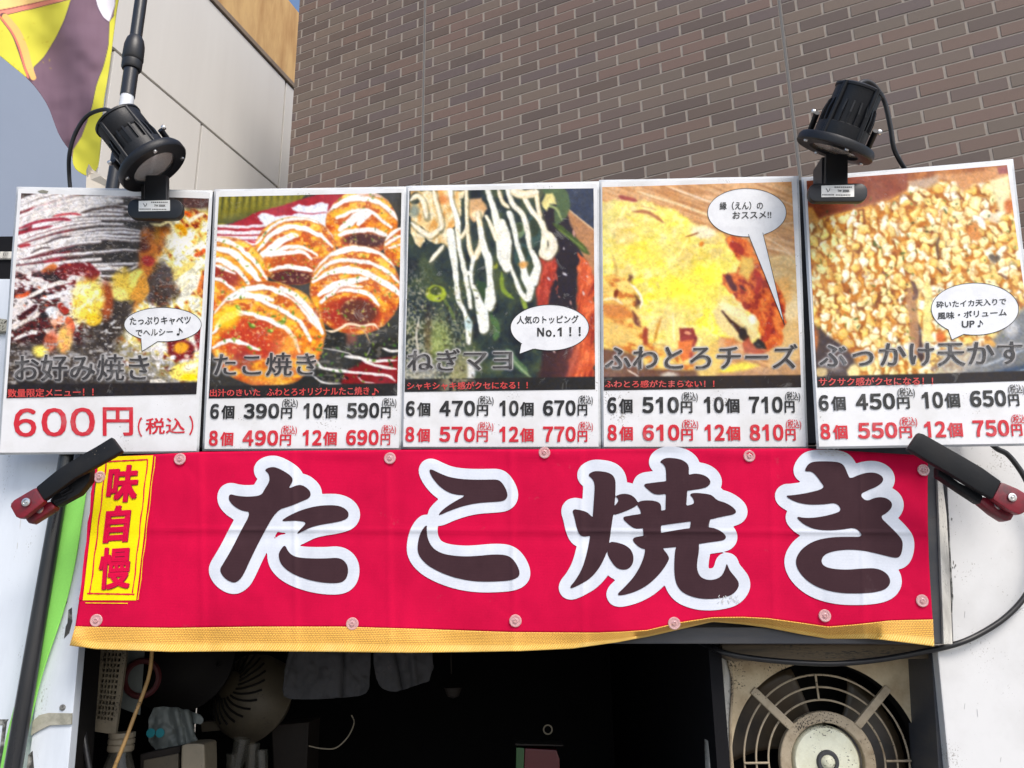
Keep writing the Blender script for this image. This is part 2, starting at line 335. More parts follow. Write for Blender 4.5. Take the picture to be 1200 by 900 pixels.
def clear(name, c, alpha, rough):
    m, nt, b = nodes(name); co = objco(nt); f = noise(nt, 120, 3, 0.6, co)
    nt.links.new(mixc(nt, f, tuple(k*0.85 for k in c), c), b.inputs['Base Color'])
    b.inputs['Alpha'].default_value = alpha; b.inputs['Roughness'].default_value = rough; b.inputs['Coat Weight'].default_value = 0.6
    return m
M['snap'] = clear('clear_plastic_snap', alb((236, 190, 190)), 0.62, 0.2)
M['glass'] = clear('lens_glass', alb((214, 208, 204)), 0.35, 0.1)
M['reflector'] = dirty('dimpled_reflector', (0.66, 0.62, 0.60), (0.45, 0.40, 0.38), 0.5, 120, 0.35, 0.5, metal=0.3, bumps=0.8, bscale=300)
M['maroon'] = dirty('dull_red_print', alb((70, 16, 20)))
M['jar_glass'] = clear('jar_glass', alb((84, 82, 74)), 0.45, 0.1)
# ------------------------------------------------------------------ painter for printed pictures (colours per point of the print)
def _hash(ix, iy, s):
    h = (ix*374761393 + iy*668265263 + s*1274126177) & 0x7fffffff
    h = ((h ^ (h >> 13))*1274126177) & 0x7fffffff
    return ((h ^ (h >> 16)) & 0xffff)/65535.0
def vnoise(X, Y, s=0):
    ix = np.floor(X).astype(np.int64); iy = np.floor(Y).astype(np.int64); fx = X-ix; fy = Y-iy
    fx = fx*fx*(3-2*fx); fy = fy*fy*(3-2*fy)
    a = _hash(ix, iy, s); b = _hash(ix+1, iy, s); c = _hash(ix, iy+1, s); d = _hash(ix+1, iy+1, s)
    return a+(b-a)*fx+(c-a)*fy+(a-b-c+d)*fx*fy
def fbm(X, Y, s=0, o=4):
    t = 0; a = 0.5; n = 0
    for i in range(o): t = t+a*vnoise(X*2**i+17.3*i, Y*2**i+5.1*i, s+i); n += a; a *= 0.55
    return t/n
def sst(a, b, x): t = np.clip((x-a)/(b-a), 0, 1); return t*t*(3-2*t)
def catmull(pts, k=6):
    P = [np.array(p, float) for p in pts]
    if len(P) < 3: return P
    P = [2*P[0]-P[1]]+P+[2*P[-1]-P[-2]]; out = []
    for i in range(1, len(P)-2):
        for j in range(k):
            t = j/k
            out.append(0.5*((2*P[i])+(-P[i-1]+P[i+1])*t+(2*P[i-1]-5*P[i]+4*P[i+1]-P[i+2])*t*t+(-P[i-1]+3*P[i]-3*P[i+1]+P[i+2])*t**3))
    out.append(P[-2]); return out
class Canvas:
    def __init__(s, X, Y, base=(128, 128, 128)):
        s.X = X.ravel().astype(float); s.Y = Y.ravel().astype(float); s.C = np.tile(np.array(base, float), (s.X.size, 1)); s.clip = None
        s.wx = (fbm(s.X/9, s.Y/9, 91, 3)-0.5); s.wy = (fbm(s.X/9, s.Y/9, 55, 3)-0.5)
    def blend(s, a, col, idx=None):
        col = np.asarray(col, float)
        if s.clip is not None: a = a*(s.clip if idx is None else s.clip[idx])
        if idx is None: s.C += (col-s.C)*a[:, None]
        else: s.C[idx] += (col-s.C[idx])*a[:, None]
    def sel(s, x0, y0, x1, y1): return np.nonzero((s.X > x0) & (s.X < x1) & (s.Y > y0) & (s.Y < y1))[0]
    def stroke(s, pts, w, col, soft=0.8, alpha=1.0, warp=1.0, taper=True, curve=True):
        P = catmull(pts) if curve else [np.array(p, float) for p in pts]; P = np.array(P); n = len(P)
        if hasattr(w, '__len__'): W = np.interp(np.linspace(0, 1, n), np.linspace(0, 1, len(w)), w)
        else:
            W = np.full(n, float(w))
            if taper: t = np.linspace(0, 1, n); W *= np.clip(np.minimum(t, 1-t)*5+0.25, 0, 1)
        m = W.max()+soft+4
        ix = s.sel(P[:, 0].min()-m, P[:, 1].min()-m, P[:, 0].max()+m, P[:, 1].max()+m)
        if not len(ix): return
        x = s.X[ix]+s.wx[ix]*warp*2; y = s.Y[ix]+s.wy[ix]*warp*2; best = np.full(len(ix), 1e9)
        for i in range(n-1):
            a = P[i]; d = P[i+1]-a; L = d.dot(d)+1e-9; t = np.clip(((x-a[0])*d[0]+(y-a[1])*d[1])/L, 0, 1)
            best = np.minimum(best, np.hypot(x-a[0]-d[0]*t, y-a[1]-d[1]*t)-(W[i]+(W[i+1]-W[i])*t)/2)
        s.blend(alpha*sst(soft, -soft, best), col, ix)
    def poly(s, pts, col, soft=1.0, alpha=1.0, warp=1.0, curve=False):
        P = np.array(catmull(list(pts)+[pts[0]])[:-1] if curve else pts, float)
        ix = s.sel(P[:, 0].min()-6, P[:, 1].min()-6, P[:, 0].max()+6, P[:, 1].max()+6)
        if not len(ix): return
        x = s.X[ix]+s.wx[ix]*warp*3; y = s.Y[ix]+s.wy[ix]*warp*3
        s.blend(alpha*sst(soft, -soft, polysdf(P, x, y)), col, ix)
    def ell(s, cx, cy, rx, ry, ang, col, soft=1.0, alpha=1.0, warp=1.0):
        m = max(rx, ry)*1.3+soft+3; ix = s.sel(cx-m, cy-m, cx+m, cy+m)
        if not len(ix): return
        x = s.X[ix]+s.wx[ix]*warp*3-cx; y = s.Y[ix]+s.wy[ix]*warp*3-cy; c, q = math.cos(ang), math.sin(ang)
        d = (np.hypot((x*c+y*q)/rx, (-x*q+y*c)/ry)-1)*min(rx, ry)
        s.blend(alpha*sst(soft, -soft, d), col, ix)
    def field(s, a, col): s.blend(np.clip(a, 0, 1), col)
    def n(s, sx, sy, seed=0, o=4): return fbm(s.X/sx, s.Y/sy, seed, o)
    def flecks(s, n, box, r, cols, rng, ang=None, alpha=0.9, asp=2.0):
        for i in range(n):
            rr = rng.uniform(*r); s.ell(rng.uniform(box[0], box[2]), rng.uniform(box[1], box[3]), rr*asp, rr, rng.uniform(0, 3.14) if ang is None else ang+rng.uniform(-.4, .4), cols[rng.randrange(len(cols))], 0.7, alpha)
def polysdf(P, x, y):
    P = np.asarray(P, float); d = np.full(x.shape, 1e9); ins = np.zeros(x.shape, bool); n = len(P)
    for i in range(n):
        a = P[i]; b = P[(i+1) % n]; e = b-a; L = e.dot(e)+1e-12
        t = np.clip(((x-a[0])*e[0]+(y-a[1])*e[1])/L, 0, 1)
        d = np.minimum(d, np.hypot(x-a[0]-e[0]*t, y-a[1]-e[1]*t))
        if a[1] != b[1]:
            c = ((a[1] > y) != (b[1] > y)) & (x < (b[0]-a[0])*(y-a[1])/(b[1]-a[1])+a[0]); ins ^= c
    return np.where(ins, -d, d)
# ------------------------------------------------------------------ lettering
_TC = {}
def text_mesh(s, weight=0.0, res=3, xbold=0.0):
    """outline of a string as triangles in a 0..1 box; heavier faces are made of slightly shifted copies, each a hair prouder"""
    k = (s, weight, xbold)
    if k in _TC: return _TC[k]
    c = bpy.data.curves.new('lettering', 'FONT'); c.body = s; c.offset = 0.0; c.resolution_u = res; c.fill_mode = 'FRONT'
    o = bpy.data.objects.new('lettering', c); COL.objects.link(o); bpy.context.view_layer.update()
    me = bpy.data.meshes.new_from_object(o.evaluated_get(bpy.context.evaluated_depsgraph_get()))
    v = np.zeros(len(me.vertices)*3); me.vertices.foreach_get('co', v); v = v.reshape(-1, 3)[:, :2].copy()
    f = [tuple(p.vertices) for p in me.polygons]
    bpy.data.objects.remove(o); bpy.data.curves.remove(c); bpy.data.meshes.remove(me)
    sh = [(0, 0)]
    if weight > 0: sh = [(-weight, -weight*.8), (weight, -weight*.8), (weight, weight*.8), (-weight, weight*.8)]+([(0, 0)] if weight > 0.028 else [])
    if xbold > 0: sh = [(-xbold, 0), (xbold, 0), (0, 0)]
    n = len(v); V = np.vstack([v+np.array(q) for q in sh]); T = [(g[0]+n*j, g[i]+n*j, g[i+1]+n*j) for j in range(len(sh)) for g in f for i in range(1, len(g)-1)]
    lo = V.min(0); hi = V.max(0); V = (V-lo)/(hi-lo); V[:, 1] = 1-V[:, 1]
    V = np.hstack([V, np.repeat(np.arange(len(sh))*4e-5, n)[:, None]])
    _TC[k] = (V, T, 0); return _TC[k]
def one_mesh():
    """plain bold figure one: stem and flag"""
    V = np.array([(0.42, 0.0), (0.72, 0.0), (0.72, 1.0), (0.42, 1.0), (0.42, 0.30), (0.10, 0.40), (0.10, 0.20), (0.34, 0.10)]); T = [(0, 1, 2), (0, 2, 3), (0, 4, 5), (0, 5, 7), (7, 5, 6)]
    return np.hstack([V, np.zeros((8, 1))]), T, 0
def digits_mesh(s, weight):
    """figures set close, each in its own slot"""
    n = len(s); VV = []; TT = []; k = 0
    for i, ch in enumerate(s):
        v, T = (one_mesh() if ch == '1' else text_mesh(chr(ord(ch)+0xFEE0), weight))[:2]; v = v.copy(); v[:, 0] = (i+0.04+0.90*v[:, 0])/n
        VV.append(v); TT += [tuple(j+k for j in t) for t in T]; k += len(v)
    V = np.vstack(VV); return V, TT, 0
def note_mesh():
    """the little quaver that ends a line of lettering, 0..1 box"""
    V = []; T = []
    n = 14; cx, cy, rx, ry = 0.25, 0.84, 0.25, 0.15
    V += [(cx, cy)]+[(cx+rx*math.cos(2*math.pi*k/n), cy+ry*math.sin(2*math.pi*k/n)) for k in range(n)]
    T += [(0, 1+k, 1+(k+1) % n) for k in range(n)]
    b = len(V); V += [(0.40, 0.0), (0.50, 0.0), (0.50, 0.84), (0.40, 0.84)]; T += [(b, b+1, b+2), (b, b+2, b+3)]
    b = len(V); V += [(0.50, 0.0), (0.50, 0.16), (0.78, 0.26), (1.0, 0.45), (0.98, 0.62), (0.86, 0.70), (0.90, 0.52), (0.74, 0.40), (0.50, 0.32)]
    T += [(b, b+1, b+2), (b+1, b+8, b+2), (b+2, b+8, b+7), (b+2, b+7, b+3), (b+3, b+7, b+6), (b+3, b+6, b+4), (b+4, b+6, b+5)]
    return np.array(V), T
def place_text(s, x0, y0, x1, y1, dy=0.0, weight=0.0, xbold=0.0, dx=0.0):
    """lettering fitted into the pixel box; dy: rise of the right end, dx: lean of the lower edge -> pixel verts, tris"""
    v, T = note_mesh() if s == '~' else one_mesh()[:2] if s == '1' else text_mesh(s, weight, xbold=xbold)[:2]
    px = x0+(x1-x0)*v[:, 0]+dx*v[:, 1]; py = y0+(y1-y0)*v[:, 1]+dy*v[:, 0]
    return (np.stack([px, py, v[:, 2]], 1) if v.shape[1] == 3 else np.stack([px, py], 1)), T
class Print:
    """gathers flat shapes given in pixels; built on a surface function (px,py)->xyz"""
    def __init__(s): s.v = []; s.t = []; s.n = 0
    def add(s, vt):
        v, t = vt; v = np.asarray(v, float); v = np.hstack([v, np.zeros((len(v), 1))]) if v.shape[1] == 2 else v; s.v.append(v); s.t += [tuple(i+s.n for i in g) for g in t]; s.n += len(v); return s
    def text(s, *a, **k): return s.add(place_text(*a, **k))
    def build(s, name, surf, lift, m, parent):
        v = np.vstack(s.v); P = surf(v[:, 0], v[:, 1], lift+v[:, 2]); return mesh_obj(name, P, s.t, m, parent)
def march(fn, x0, y0, x1, y1, st):
    """filled contour fn<0 on a grid: pixel verts and faces"""
    xs = np.arange(x0, x1+st, st); ys = np.arange(y0, y1+st, st); Xg, Yg = np.meshgrid(xs, ys); D = fn(Xg, Yg)
    V = []; idx = {}; Fc = []
    def gv(i, j):
        k = (i, j)
        if k not in idx: idx[k] = len(V); V.append((xs[i], ys[j]))
        return idx[k]
    def ev(i, j, i2, j2):
        if (i2, j2) < (i, j): i, j, i2, j2 = i2, j2, i, j
        k = (i, j, i2, j2)
        if k not in idx:
            a, b = D[j, i], D[j2, i2]; t = a/(a-b); idx[k] = len(V); V.append((xs[i]+(xs[i2]-xs[i])*t, ys[j]+(ys[j2]-ys[j])*t))
        return idx[k]
    ins = D < 0
    cnt = ins[:-1, :-1].astype(int)+ins[1:, :-1]+ins[:-1, 1:]+ins[1:, 1:]
    for j, i in zip(*np.nonzero(cnt)):
        c = [(i, j), (i+1, j), (i+1, j+1), (i, j+1)]
        if cnt[j, i] == 4: Fc.append(tuple(gv(*k) for k in c)); continue
        f = []
        for k in range(4):
            a, b = c[k], c[(k+1) % 4]
            if ins[a[1], a[0]]: f.append(gv(*a))
            if ins[a[1], a[0]] != ins[b[1], b[0]]: f.append(ev(*a, *b))
        if len(f) > 2: Fc.append(tuple(f))
    return np.array(V), Fc
def chaikin(P, it=2):
    P = [np.array(p, float) for p in P]
    for _ in range(it):
        P = [q for i in range(len(P)) for q in (P[i]*0.75+P[(i+1) % len(P)]*0.25, P[i]*0.25+P[(i+1) % len(P)]*0.75)]
    return np.array(P)
# ------------------------------------------------------------------ the five printed food pictures (photo pixel coordinates)
W_ = (228, 224, 222)
def pic_okonomiyaki(c):
    X, Y = c.X, c.Y; rng = random.Random(3)
    g = (c.n(9, 9, 1)*46).reshape(-1, 1); c.C = np.array([58., 52, 50])+g*np.array([1, .95, .9])-14
    area = sst(10, -10, X-154-0.22*(Y-250))*sst(350, 322, Y+0.10*(X-15))
    c.field(area*sst(110, 60, X), (92, 40, 46)); c.field(area*sst(0.5, 0.62, c.n(16, 6, 6))*sst(100, 60, X), (142, 34, 48)); c.field(area*sst(70, 120, X)*.8, (58, 54, 54)); c.field(area*sst(0.5, 0.65, c.n(12, 5, 16))*sst(90, 130, X)*.6, (96, 88, 82))
    c.poly([(26, 226), (72, 228), (62, 232), (45, 238), (25, 243)], (62, 55, 54), 1.2)
    for k in range(31):
        y0 = 240+k*3.45+rng.uniform(-1.4, 1.4); bend = np.interp(k, [0, 8, 18, 30], [-27, -30, -24, 2]); pts = []
        for x in (14, 40, 66, 92, 118, 144, 166): t_ = (x-14)/152.0; pts.append((x, y0+bend*(1.6*t_-0.75*t_*t_)+rng.uniform(-.8, .8)-6*math.sin(t_*3.1)*(k < 20)))
        wl = rng.uniform(3.0, 6.2)*np.interp(k, [0, 24, 30], [1.05, 1, .75]); wr = rng.uniform(1.4, 2.8); end = rng.choice([7, 7, 6, 5]); st_ = rng.choice([0, 0, 0, 0, 0, 1])
        if 3 <= k <= 26 and rng.random() < .18: continue
        g_ = rng.uniform(-12, 6); W2 = list(np.linspace(wl, wr, 7))
        c.stroke([(x+.3, y+1.0) for x, y in pts[st_:end]], [w+1.0 for w in W2[st_:end]], (150, 134, 134), .8, .55, .8); c.stroke(pts[st_:end], W2[st_:end], (226+g_, 221+g_, 220+g_), .8, 1, .8)
    c.poly([(44, 238), (60, 231), (100, 229), (142, 232), (138, 240), (110, 246), (70, 252), (30, 260)], (216, 211, 208), 3, .8)
    for pts, w, col in [([(22, 268), (45, 260), (70, 257), (84, 259)], 3.6, (136, 30, 46)), ([(22, 274), (45, 268), (62, 265)], 3.0, (128, 28, 46)), ([(62, 254), (80, 251), (96, 252)], 2.8, (176, 60, 66)), ([(50, 286), (70, 279), (85, 277)], 2.2, (66, 54, 56)),
                        ([(66, 296), (90, 290), (112, 289)], 2.8, (56, 54, 58)), ([(36, 297), (50, 291), (60, 290)], 2.2, (70, 56, 58)), ([(95, 250), (120, 244), (148, 243)], 3.5, (76, 64, 62)), ([(22, 289), (30, 288), (36, 287)], 3.5, (150, 40, 50))]:
        c.stroke(pts, w, col, 0.8, .9)
    for pts, w in [([(104, 312), (125, 312), (145, 318), (164, 310)], 2.6), ([(98, 322), (115, 326), (132, 333), (144, 329)], 2.4)]: c.stroke(pts, w, (226, 216, 208), 0.8)
    c.poly([(60, 318), (76, 309), (105, 308), (118, 320), (110, 332), (90, 336), (66, 330)], (112, 32, 38), 1.5)
    c.poly([(42, 322), (62, 308), (68, 312), (58, 326)], (190, 110, 60), 1.5)
    c.poly([(20, 334), (50, 318), (64, 330), (40, 346), (20, 352)], (206, 202, 202), 2)
    ar2 = sst(312, 325, Y)*sst(112, 92, X)*sst(408, 392, Y)
    n3 = fbm((X+Y*0.5)/17, (Y-X*0.3)/7, 44, 4); c.field(ar2*sst(0.50, 0.44, n3), (86, 34, 36)); c.field(ar2*sst(0.40, 0.34, n3), (40, 30, 34)); c.field(ar2*sst(0.50, 0.56, n3), (216, 208, 206))
    for pts, w, col in [([(14, 352), (40, 345), (60, 334), (85, 330)], 5, (222, 216, 212)), ([(14, 384), (35, 374), (48, 366)], 5, (214, 204, 198)), ([(48, 350), (70, 346), (85, 340)], 6, (226, 222, 222)), ([(16, 398), (30, 392), (44, 388)], 4, (224, 218, 214)),
                        ([(18, 348), (28, 346), (36, 342)], 5, (196, 84, 44)), ([(24, 372), (36, 364), (44, 358)], 6, (66, 28, 34)), ([(70, 356), (74, 362), (80, 366)], 7, (150, 50, 40)), ([(80, 372), (84, 384), (78, 392)], 9, (206, 108, 76))]:
        c.stroke(pts, w, col, 0.9)
    c.ell(62, 366, 9, 7, 0, (226, 228, 230), 2); c.ell(52, 370, 5, 4, 0, (40, 36, 40), 1.5)
    # brown sauce mass on the right
    rgt = sst(156, 166, X+0.10*(Y-330)+8*c.wx)*sst(262, 275, Y)*sst(226, 200, X+0.35*(Y-260))
    n4 = c.n(13, 15, 61, 5); c.field(rgt, (128, 70, 40)); c.field(rgt*sst(0.48, 0.62, n4), (190, 118, 56)); c.field(rgt*sst(0.44, 0.32, n4), (84, 38, 38))
    c.ell(174, 306, 8, 6, 0.3, (166, 62, 60), 2); c.ell(184, 275, 4, 10, 0, (170, 130, 60), 3, 0.7); c.stroke([(200, 286), (194, 300), (190, 312)], 3, (206, 130, 76), 1.2)
    # cabbage and egg, yellow-white, right
    yel = sst(196, 214, X+0.45*(Y-262)+10*c.wx)*sst(240, 252, Y)
    n5 = fbm((X+Y)/15, (Y-X)/9, 71, 5); c.field(yel, (222, 206, 130)); c.field(yel*sst(0.46, 0.6, n5), (238, 236, 222)); c.field(yel*sst(0.42, 0.30, n5), (196, 120, 56)); c.field(yel*sst(0.33, 0.26, n5), (120, 52, 36))
    for pts, w, col in [([(176, 262), (188, 264), (198, 260), (205, 268)], 3.5, (236, 220, 170)), ([(205, 300), (214, 285), (228, 272)], 9, (238, 238, 226)), ([(216, 300), (226, 292), (240, 284)], 5, (236, 232, 220)), ([(222, 262), (230, 254), (240, 250)], 4, (236, 224, 200)),
                        ([(206, 254), (216, 250), (224, 254)], 6, (206, 96, 30)), ([(206, 264), (214, 268), (218, 276)], 6, (206, 150, 40)), ([(228, 300), (236, 297), (240, 292)], 5, (200, 90, 44)), ([(206, 340), (220, 322), (238, 306)], 10, (232, 228, 204)), ([(200, 330), (212, 318), (228, 308)], 8, (224, 202, 120)), ([(212, 352), (222, 338), (234, 326)], 12, (230, 226, 208)), ([(232, 345), (236, 330), (238, 322)], 5, (200, 110, 50))]:
        c.stroke(pts, w, col, 1.3)
    c.poly([(215, 226), (246, 229), (244, 243), (222, 244), (214, 240)], (84, 58, 56), 2)
    c.poly([(176, 322), (182, 312), (190, 308), (197, 314), (204, 318), (206, 332), (210, 345), (200, 352), (196, 364), (184, 358), (172, 352), (174, 342), (166, 334)], (58, 48, 50), 4, .9, 4); c.field(sst(0.55, 0.68, c.n(4, 4, 41))*(np.hypot(X-188, Y-336) < 24)*.6, (120, 70, 50))
    c.ell(150, 334, 18, 18, 0.2, (222, 190, 92), 5, 1, 5); c.ell(160, 326, 8, 12, 0.4, (236, 216, 120), 2); c.ell(140, 345, 11, 8, 0.3, (232, 214, 130), 3); c.poly([(152, 350), (168, 318), (176, 340), (166, 356)], (206, 150, 70), 2)
    c.ell(125, 352, 8, 22, 0.0, (150, 78, 46), 3)
    c.ell(104, 352, 19, 27, 0.15, (236, 204, 96), 5, 1, 4); c.ell(106, 344, 12, 14, 0.2, (244, 226, 132), 3); c.ell(110, 374, 10, 7, 0.1, (234, 192, 66), 2); c.field(sst(0.52, 0.66, c.n(7, 7, 77))*sst(25, 10, np.hypot(X-104, (Y-352)*.8)), (246, 240, 200))
    c.ell(76, 398, 9, 16, 0.1, (226, 184, 108), 3); c.ell(60, 400, 8, 13, 0.2, (196, 106, 76), 3, 0.8); c.ell(48, 412, 9, 7, 0, (240, 222, 120), 3)
    c.field(sst(0.45, 0.6, c.n(5, 6, 81))*sst(20, 8, np.hypot(X-70, (Y-392)*.6))*0.7, (226, 150, 110))
    # hot plate, wet shine
    dk = sst(385, 398, Y+0.35*(X-115)*(X > 115)*-1)*sst(92, 118, X)
    c.field(dk*0.55, (66, 60, 58)); n6 = c.n(5, 3.2, 88, 4); c.field(sst(366, 380, Y)*sst(100, 130, X)*sst(0.60, 0.68, n6)*sst(206, 196, X), (214, 212, 210))
    c.field(sst(392, 408, Y)*sst(0.58, 0.68, c.n(9, 4, 89, 4))*0.8, (176, 172, 170))
    c.poly([(20, 425), (60, 432), (110, 428), (150, 436), (200, 448), (150, 456), (20, 458)], (40, 36, 36), 4, 0.75)
    c.poly([(196, 400), (216, 396), (228, 406), (226, 420), (208, 424), (198, 414)], (112, 34, 40), 3); c.ell(212, 408, 9, 7, -0.3, (216, 160, 60), 2); c.ell(233, 395, 4, 14, 0, (130, 40, 44), 2)
    c.stroke([(172, 412), (184, 408), (190, 414), (186, 420), (178, 417)], 5, (222, 216, 214), 0.8); c.ell(203, 419, 3.2, 2.6, 0, (230, 224, 222), 0.8); c.ell(219, 418, 3.5, 2.4, 0.2, (210, 180, 170), 0.8)
    c.poly([(182, 426), (189, 424), (186, 436)], (224, 220, 218), 0.8); c.poly([(176, 445), (190, 444), (202, 450), (176, 452)], (220, 214, 204), 1)
    c.poly([(198, 436), (206, 428), (226, 424), (236, 422), (234, 446), (212, 447), (202, 443)], (238, 216, 120), 1.5); c.ell(222, 442, 10, 4, -0.1, (234, 200, 40), 1.5); c.ell(224, 430, 10, 4, -0.3, (238, 234, 212), 2)
    c.flecks(60, (20, 300, 110, 405), (0.5, 1.2), [(60, 30, 34), (226, 210, 206), (190, 90, 60)], rng, 0.3, 0.8)
    c.flecks(120, (110, 360, 235, 445), (0.4, 1.1), [(220, 216, 214), (190, 186, 182), (40, 34, 34)], rng, -0.4, 0.8)
    c.field(0.10*sst(0.4, 0.7, c.n(40, 40, 99)), (200, 200, 200))
    c.poly([(0, 451), (240, 448), (240, 470), (0, 474)], (44, 40, 42), 0.6, 1, 0)

def _ball(c, cx, cy, rx, ry, arcs, rng, dark=None, core=None):
    X, Y = c.X, c.Y; q = np.hypot((X-cx)/rx, (Y-cy)/ry)+0.03*c.wx
    q = q+0.06*(fbm((X-cx)/18, (Y-cy)/18, int(cx)+3, 3)-0.5)
    c.clip = sst(1.02, 0.975, q)
    n = c.n(9, 6.5, int(cx), 5); t = (Y-cy)/ry
    c.field(np.ones_like(X), (214, 132, 48)); c.field(sst(0.1, -0.9, t), (238, 196, 96)); c.field(sst(0.15, 0.8, t)*0.9, (176, 84, 46))
    c.field(sst(0.50, 0.66, n)*0.85, (242, 192, 70)); c.field(sst(0.47, 0.35, n)*0.8, (164, 70, 44)); c.field(sst(0.5, 0.62, c.n(3.2, 2.6, int(cx)+40, 3))*.35, (206, 116, 54)); c.field(sst(0.985, 1.0, q+0.02)*0.5, (150, 90, 60))
    if core: c.ell(*core[:5], core[5], 4, 0.85)
    if dark: c.ell(*dark[:5], dark[5], 3, 0.95)
    c.field(sst(0.6, 0.72, c.n(3, 2.5, int(cx)+9, 3))*0.5, (250, 232, 170))
    for pts, w in arcs:
        c.stroke([(x+0.6, y+1.6) for x, y in pts], w+1.2, (170, 90, 60), 0.9, 0.55, 0.7); c.stroke(pts, list(w*(.6+.7*fbm(np.arange(6)*1.3, np.full(6, pts[0][0]), 5, 2)+.25*np.array([-1, .3, 1, .6, .2, -1]))), (240, 238, 234), 0.9, 1, 1.9)
    for i in range(int(rx*0.75)):
        a = rng.uniform(0, 6.28); r = rng.uniform(0, 1)**.5; c.ell(cx+rx*r*math.cos(a), cy+ry*(r*math.sin(a))-ry*.15, rng.uniform(.8, 1.9), rng.uniform(.5, 1.0), rng.uniform(0, 3), rng.choice([(96, 130, 50), (140, 160, 60), (70, 90, 44), (180, 186, 90)]), 0.7, 0.9)
    c.clip = None
def pic_takoyaki(c):
    X, Y = c.X, c.Y; rng = random.Random(5)
    c.C[:] = (60, 58, 56)
    c.poly([(240, 220), (370, 220), (350, 236), (300, 252), (256, 266), (240, 270)], (118, 112, 44), 1)
    st = np.sin((X+0.08*Y)*0.78+2*c.wx); g = sst(272, 225, Y+0.25*(X-250))
    c.field(g*sst(0.2, 0.9, st)*0.8*(Y < 266), (168, 160, 78)); c.field(g*sst(-0.5, -0.95, st)*0.9*(Y < 266), (58, 60, 34)); c.field(sst(0.3, -0.2, (Y-236)/20)*0*g, W_)
    c.field((Y < 262)*sst(252, 262, Y+0.22*(X-257))*sst(330, 300, X)*0.5, (60, 66, 50))
    c.poly([(268, 264), (300, 250), (340, 238), (372, 228), (420, 226), (420, 262), (300, 290), (240, 300), (240, 266)], (152, 44, 56), 1.2)
    c.poly([(302, 255), (308, 251), (318, 252), (330, 254), (350, 250), (372, 251), (400, 250), (396, 270), (320, 272), (308, 262)], (222, 226, 234), 1.2, 1, 1.6); c.poly([(341, 243), (350, 239), (362, 241), (376, 237), (386, 240), (384, 250), (350, 249), (343, 246)], (224, 226, 234), 1.0, 1, 1.6)
    for y0, w in [(266, 3.5), (273, 4.5), (279, 4.0), (285, 5.5), (291, 4), (297, 4)]: c.stroke([(244, y0-1), (275, y0), (300, y0-1+0.5), (322, y0-3)], w, (228, 222, 226), 0.7, 1, 1.4)
    c.stroke([(290, 283), (300, 284), (312, 283)], 2.2, (178, 60, 66)); c.stroke([(280, 268), (296, 269), (312, 268)], 2.5, (178, 60, 66))
    # tray floor, lower right
    c.poly([(372, 385), (475, 370), (475, 460), (340, 460)], (46, 46, 44), 3); n = c.n(6, 4, 31, 4); c.field(((Y > 380) & (X > 370))*sst(0.56, 0.68, n)*0.7, (110, 106, 100)); c.poly([(425, 425), (472, 416), (472, 452), (400, 450), (405, 436)], (124, 26, 34), 3)
    _ball(c, 424, 262, 42, 38, [([(384, 250), (400, 236), (425, 228), (452, 232), (470, 246)], 3.2), ([(386, 246), (410, 234), (440, 236), (462, 252), (470, 262)], 5), ([(395, 256), (415, 247), (436, 250), (458, 266)], 4.2), ([(400, 268), (415, 256), (430, 250), (420, 262)], 8), ([(398, 275), (415, 270), (436, 270), (452, 276)], 5), ([(420, 226), (445, 227), (466, 240)], 2.5)], rng, (430, 281, 26, 9, 0.05, (72, 46, 50)), (412, 280, 10, 6, 0, (150, 64, 52)))
    _ball(c, 474, 290, 24, 24, [([(450, 284), (460, 272), (474, 266)], 4), ([(452, 288), (462, 280), (474, 276)], 3.5), ([(456, 292), (474, 285)], 3)], rng)
    _ball(c, 346, 294, 48, 40, [([(300, 286), (322, 264), (350, 256), (378, 262), (396, 284)], 3.5), ([(302, 296), (318, 276), (344, 266), (372, 274), (390, 290)], 5), ([(308, 300), (330, 283), (346, 276)], 8), ([(314, 300), (336, 291), (356, 291), (372, 300)], 3.8), ([(314, 300), (334, 297), (354, 296), (366, 304)], 4.2), ([(316, 318), (334, 312), (350, 314), (364, 318)], 4.5)], rng, (342, 326, 26, 11, 0.05, (82, 40, 46)), (346, 308, 30, 10, 0, (168, 78, 46)))
    _ball(c, 262, 322, 52, 44, [([(244, 280), (270, 284), (296, 304), (314, 328)], 4), ([(248, 290), (272, 296), (294, 316), (306, 332)], 7), ([(246, 304), (262, 306), (284, 322), (294, 336)], 5.5), ([(248, 310), (262, 314), (276, 322)], 3.4), ([(246, 324), (262, 330), (280, 344)], 3.5)], rng, (262, 322, 20, 9, 0.3, (138, 50, 46)), (280, 300, 20, 7, 0.7, (228, 176, 50)))
    _ball(c, 417, 340, 53, 52, [([(366, 318), (385, 298), (415, 290), (448, 296), (472, 318)], 9), ([(366, 326), (388, 308), (418, 306), (448, 314), (476, 340)], 4), ([(366, 330), (386, 320), (410, 316), (434, 322), (458, 336), (472, 348)], 6.5), ([(374, 346), (392, 334), (412, 329), (430, 326)], 6), ([(376, 354), (392, 342), (410, 339), (432, 344), (444, 358)], 5), ([(384, 350), (400, 335), (425, 336)], 3)], rng, (420, 366, 22, 15, 0.1, (96, 58, 50)), (412, 366, 36, 19, 0, (150, 50, 44)))
    c.stroke([(380, 386), (392, 388), (408, 380), (424, 382), (438, 380), (444, 386)], 2.8, (236, 216, 190), 0.7); c.stroke([(404, 384), (424, 386), (434, 402)], 1.4, (196, 160, 120)); c.field(sst(9, 3, np.abs(X-412))*sst(388, 392, Y)*sst(408, 398, Y)*0.7, (150, 92, 80))
